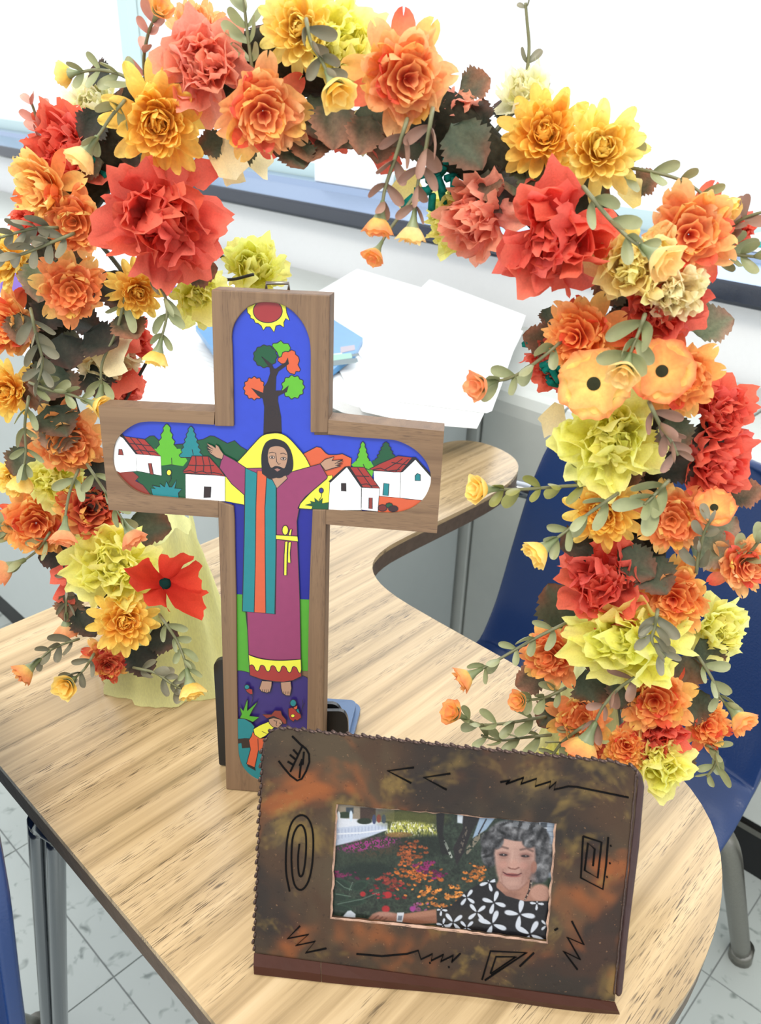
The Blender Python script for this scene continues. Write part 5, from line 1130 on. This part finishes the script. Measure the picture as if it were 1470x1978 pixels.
# ---- sprigs with leaflets and small trumpet flowers
LM = {}; LRAW = {}; REST = MB()
def leaflet_mesh(tone, k):
    if (tone, k) not in LM:
        base, tip = {'s': ((132, 138, 96), (164, 168, 128)), 'o': ((122, 124, 62), (150, 150, 84)), 'g': ((112, 112, 92), (140, 134, 112)), 'p': ((132, 104, 88), (166, 128, 112)), 'k': ((190, 128, 116), (214, 158, 140))}[tone]
        V, F, C = petal(0.0155, 0.0040, base, tip, 5, 8, .35, .2 + .25 * k, 0, 40 + k, False)
        mb = MB().add(V, F, C)
        LM[(tone, k)] = mb.mesh('leaflet', M_sprig, True); LRAW[LM[(tone, k)].name] = (V, F, C)
    return LM[(tone, k)]
def blossom(parent, P, d, r, pal, green=(104, 116, 74)):
    z = d.normalized(); M = orient(P, z)
    cal = MB(); prof = [(0, .05), (.1, .16), (.5, .20), (.8, .26), (1.15, .40), (1.5, .55), (1.55, .50)]
    seg = 12; V = [(r * b * math.cos(2 * PI * j / seg), r * b * math.sin(2 * PI * j / seg), r * a * .95) for a, b in prof for j in range(seg)]
    C = np.repeat(np.array([mix(lin(green), lin((150, 160, 120)), a / 1.6) for a, b in prof]), seg, 0)
    cal.add(V, [(i * seg + j, i * seg + (j + 1) % seg, (i + 1) * seg + (j + 1) % seg, (i + 1) * seg + j) for i in range(len(prof) - 1) for j in range(seg)], C)
    c = place('calyx', cal.mesh('calyx', M_sprig, True), parent, M)
    b, t, a = {'y': ((253, 212, 104), (255, 234, 150), 0), 'o': ((255, 222, 132), (250, 158, 108), 0), 'p': ((252, 206, 150), (246, 160, 116), 0), 'w': ((253, 234, 170), (252, 212, 140), 0), 'r': ((248, 170, 110), (228, 100, 84), 0)}[pal]
    fb_ = MB(); SEED[0] += 1; s = SEED[0] * 50
    ruffle(fb_, r * .42, r * 1.05, r * 1.2, r * .85, 4, r * .07, b, t, s, 48, 5); ruffle(fb_, r * .2, r * .8, r * 1.25, r * .95, 3, r * .10, b, mix(t, b, .4), s + 1, 48, 5); ruffle(fb_, r * .1, r * .45, r * 1.3, r * .95, 3, r * .10, b, t, s + 2, 36, 4)
    place('blossom', fb_.mesh('blossom', M_petal, True), parent, M)
NLF = [0]
def sprig(pts, o0, o1, tone='s', bud=None, br=24, nl=5, ls=1.0, start=.12, end=.9, stem=(118, 118, 84)):
    W = [ap(x, y, o0 + (o1 - o0) * i / (len(pts) - 1)) for i, (x, y) in enumerate(pts)]
    for w in W: w.z = max(w.z, TZ + .010)
    r0_ = ap(*pts[0], min(.018, o0 - .01)); r0_.z = max(r0_.z, TZ + .01)
    mb = MB().tube([r0_] + W, lambda t: 0.0013 - .0004 * t, lin(stem), seg=6, res=6)
    st = place('sprig', mb.mesh('sprig', M_sprig, True), arch, Matrix.Identity(4)); 
    if bud: tag(st, 'leafy sprig with a small trumpet flower')
    def at(t):
        k = t * (len(W) - 1); i = min(int(k), len(W) - 2); return W[i].lerp(W[i + 1], k - i), (W[i + 1] - W[i]).normalized()
    for i in range(nl):
        t = start + (end - start) * i / max(1, nl - 1); P, d = at(t); tc = (CAM - P).normalized(); side = d.cross(tc).normalized()
        ph = rnd.uniform(-.5, .5) + (PI / 2 if i % 2 else 0) * .55
        for sg in (1, -1):
            sd = (side * math.cos(ph) + tc * math.sin(ph)) * sg
            yv = (sd + d * rnd.uniform(.35, .8)).normalized(); z = (d * .6 + tc * rnd.uniform(.3, 1.0)); z = (z - yv * z.dot(yv)).normalized(); xv = yv.cross(z)
            s = ls * rnd.uniform(.8, 1.15) * (1.05 - .25 * t)
            M = Matrix(((xv.x * s, yv.x * s, z.x * s, P.x), (xv.y * s, yv.y * s, z.y * s, P.y), (xv.z * s, yv.z * s, z.z * s, P.z), (0, 0, 0, 1)))
            if (M @ Vector((0, .018, 0))).z < TZ + .003: continue
            if NLF[0] < 298: place('leaflet', leaflet_mesh(tone, rnd.randrange(3)), st, M); NLF[0] += 1
            else: REST.add(*LRAW[leaflet_mesh(tone, rnd.randrange(3)).name], M)
    if bud:
        P = W[-1]; d = (W[-1] - W[-2]).normalized(); r = br / pxm(P)
        P2 = P - d * r * .4
        if P2.z < TZ + r * .8: P2.z = TZ + r * .8
        d.z = max(d.z, -.15) if P2.z < TZ + 3 * r else d.z
        blossom(st, P2, d, r, bud)
    return st
SP = [
 ([(1090, 655), (1035, 700), (990, 728), (950, 738)], .05, .09, 's', 'p', 28, 4), ([(1150, 935), (1080, 940), (1010, 945), (955, 945)], .05, .09, 'o', 'y', 28, 5), ([(1190, 955), (1140, 990), (1095, 1025), (1068, 1045)], .08, .10, 's', 'y', 30, 4),
 ([(1090, 1205), (1030, 1235), (970, 1270), (925, 1295)], .06, .09, 's', 'o', 25, 5), ([(1050, 1385), (990, 1395), (930, 1400), (895, 1385)], .07, .10, 's', 'o', 24, 5), ([(1090, 1330), (1060, 1345), (1040, 1350), (1018, 1352)], .06, .09, 's', 'o', 20, 3),
 ([(785, 235), (765, 300), (745, 360), (738, 398)], .07, .08, 'p', 'o', 30, 4), ([(835, 215), (822, 290), (808, 350), (800, 415)], .07, .08, 'p', 'w', 28, 5), ([(800, 380), (770, 420), (748, 450), (735, 472)], .03, .05, 'p', 'o', 22, 0),
 ([(285, 520), (318, 570), (322, 610), (310, 660)], .05, .07, 's', 'y', 25, 4), ([(245, 560), (225, 640), (198, 700), (195, 750)], .04, .05, 's', 'y', 24, 2), ([(240, 195), (215, 225), (195, 255), (182, 272)], .06, .07, 's', 'w', 32, 2),
 ([(282, 165), (278, 110), (288, 60), (300, 35)], .01, .03, 'k', 'o', 24, 4), ([(488, 140), (480, 80), (474, 30), (470, -20)], .03, .03, 's', None, 0, 5), ([(592, 40), (600, 80), (620, 115), (635, 145)], .06, .08, 'g', 'y', 36, 4),
 ([(110, 440), (70, 440), (30, 450), (-10, 462)], .06, .08, 'g', None, 0, 5), ([(140, 452), (95, 470), (45, 490), (0, 500)], .06, .08, 'g', None, 0, 5), ([(60, 600), (70, 650), (82, 700), (70, 750)], .07, .075, 'g', None, 0, 6), ([(60, 740), (100, 755), (130, 760), (170, 775)], .07, .075, 's', 'y', 22, 4), ([(55, 770), (48, 820), (50, 870), (45, 905)], .07, .075, 's', 'y', 24, 4),
 ([(150, 910), (135, 950), (128, 985), (126, 1005)], .06, .075, 's', 'p', 26, 1), ([(170, 900), (200, 945), (225, 985), (240, 1010)], .06, .07, 's', 'p', 26, 4), ([(95, 1030), (75, 1060), (50, 1080), (40, 1085)], .05, .06, 's', 'p', 28, 2), ([(30, 1040), (15, 1030), (0, 1020), (-20, 1010)], .05, .06, 's', None, 0, 4),
 ([(150, 1235), (120, 1245), (95, 1258), (72, 1278)], .07, .10, 'g', 'o', 24, 4), ([(180, 1265), (165, 1290), (150, 1305), (142, 1312)], .09, .11, 'g', 'y', 24, 3), ([(310, 1190), (340, 1235), (355, 1270), (362, 1300)], .08, .10, 's', 'y', 27, 5), ([(260, 1290), (300, 1300), (330, 1320), (350, 1330)], .09, .10, 'g', None, 0, 5), ([(140, 1090), (130, 1130), (128, 1165), (128, 1190)], .05, .06, 'g', 'p', 22, 4),
 ([(1245, 610), (1235, 640), (1222, 670), (1215, 690)], .08, .10, 's', 'w', 32, 3, 1.3), ([(1255, 780), (1275, 820), (1295, 850), (1310, 880)], .08, .09, 'p', None, 0, 5), ([(1290, 930), (1270, 950), (1255, 965), (1245, 975)], .09, .10, 's', None, 0, 3, 1.3), ([(1345, 1105), (1350, 1070), (1360, 1030), (1375, 1000)], .05, .06, 'g', None, 0, 4),
 ([(1180, 320), (1250, 330), (1320, 350), (1370, 385)], .0, .02, 's', 'y', 30, 4), ([(1380, 470), (1410, 440), (1440, 420), (1490, 405)], .01, .02, 'p', None, 0, 4), ([(1370, 480), (1410, 490), (1450, 495), (1500, 500)], .01, .02, 's', None, 0, 5), ([(1130, 365), (1175, 420), (1215, 460), (1245, 480)], .07, .09, 's', 'w', 38, 4),
 ([(1270, 1180), (1265, 1210), (1260, 1240), (1285, 1270)], .09, .10, 'g', None, 0, 5), ([(1240, 1300), (1195, 1330), (1165, 1365), (1145, 1405)], .08, .10, 'p', 'o', 36, 4), ([(1350, 1270), (1375, 1310), (1390, 1345), (1408, 1365)], .04, .06, 's', 'o', 28, 4), ([(1365, 1440), (1385, 1450), (1380, 1480), (1365, 1500)], .05, .06, 's', None, 0, 4), ([(1430, 1090), (1455, 1060), (1470, 1040), (1490, 1020)], .03, .04, 's', None, 0, 3),
 ([(95, 290), (85, 260), (72, 230), (58, 190)], .01, .02, 'k', None, 0, 4), ([(1018, 140), (1022, 90), (1018, 40), (1015, 5)], -.02, -.02, 'g', None, 0, 2, .6), ([(275, 170), (235, 145), (190, 135), (150, 140)], .03, .03, 's', 'y', 22, 4), ([(1060, 1420), (1010, 1425), (965, 1430), (930, 1420)], .07, .09, 's', None, 0, 4), ([(1130, 1400), (1090, 1430), (1070, 1455), (1055, 1480)], .075, .085, 's', None, 0, 4),
]
for q in SP: sprig(*q)
if REST.v: tag(place('leaflets', REST.mesh('leaflets', M_sprig, True), arch, Matrix.Identity(4)), kind='stuff')
# small teal chenille wraps that show between the flowers, and dark wires
for x, y in ((205, 320), (865, 330), (1100, 720), (1090, 700)):
    P = ap(x, y, .012); M = orient(P, (CAM - P)); mb = MB()
    for k in range(26):
        q = Vector((rnd.gauss(0, .006), rnd.gauss(0, .009), rnd.gauss(-.004, .004))); e = Vector((rnd.uniform(-1, 1), rnd.uniform(-1, 1), rnd.uniform(-1, 1))).normalized() * .005
        mb.tube([q - e, q, q + e], 0.0024, lin((20, 112, 100)), seg=5, res=2)
    place('chenille_wrap', mb.mesh('chenille_wrap', M_core, True), arch, M)
def wire(pts, off): place('wire', MB().tube([ap(x, y, off) for x, y in pts], 0.0012, lin((40, 38, 36)), seg=6).mesh('wire', M_sprig, True), arch, Matrix.Identity(4))
wire([(200, 800), (230, 790), (255, 750), (283, 700)], .01); wire([(330, 520), (390, 525), (440, 540), (490, 530)], -.03)
# ---- crumpled paper round the feet
def wrap(cx, cy, r0, r1, h, name):
    n, nv = 64, 16; th, v = np.meshgrid(np.linspace(0, 2 * PI, n, endpoint=False), np.linspace(0, 1, nv))
    wv = np.sin(7 * th + 3 * v) * .05 + np.sin(13 * th - 5 * v) * .03 + np.sin(23 * th + 9 * v) * .018 + np.sin(5 * th + 11 * v) * .03
    rad = (r0 + (r1 - r0) * v ** .8) * (1 + wv); x = cx + rad * np.cos(th); y = cy + rad * np.sin(th); z = TZ + .001 + h * v + .006 * np.sin(6 * th) * v
    C = np.tile(np.array(lin((252, 251, 186))), (n * nv, 1)) * (0.92 + .08 * np.sin(9 * th).reshape(-1, 1))
    F = [(i * n + j, i * n + (j + 1) % n, (i + 1) * n + (j + 1) % n, (i + 1) * n + j) for i in range(nv - 1) for j in range(n)]
    o = place('wrapped_foot', MB().add(np.stack([x, y, z], -1).reshape(-1, 3), F, C).mesh('wrapped_foot', M_crepe, True), arch, Matrix.Identity(4)); tag(o, 'yellow crepe paper wrapped round the foot of the arch')
wrap(-0.192, 0.622, 0.066, 0.028, 0.150, ''); wrap(0.176, 0.505, 0.044, 0.026, 0.09, '')
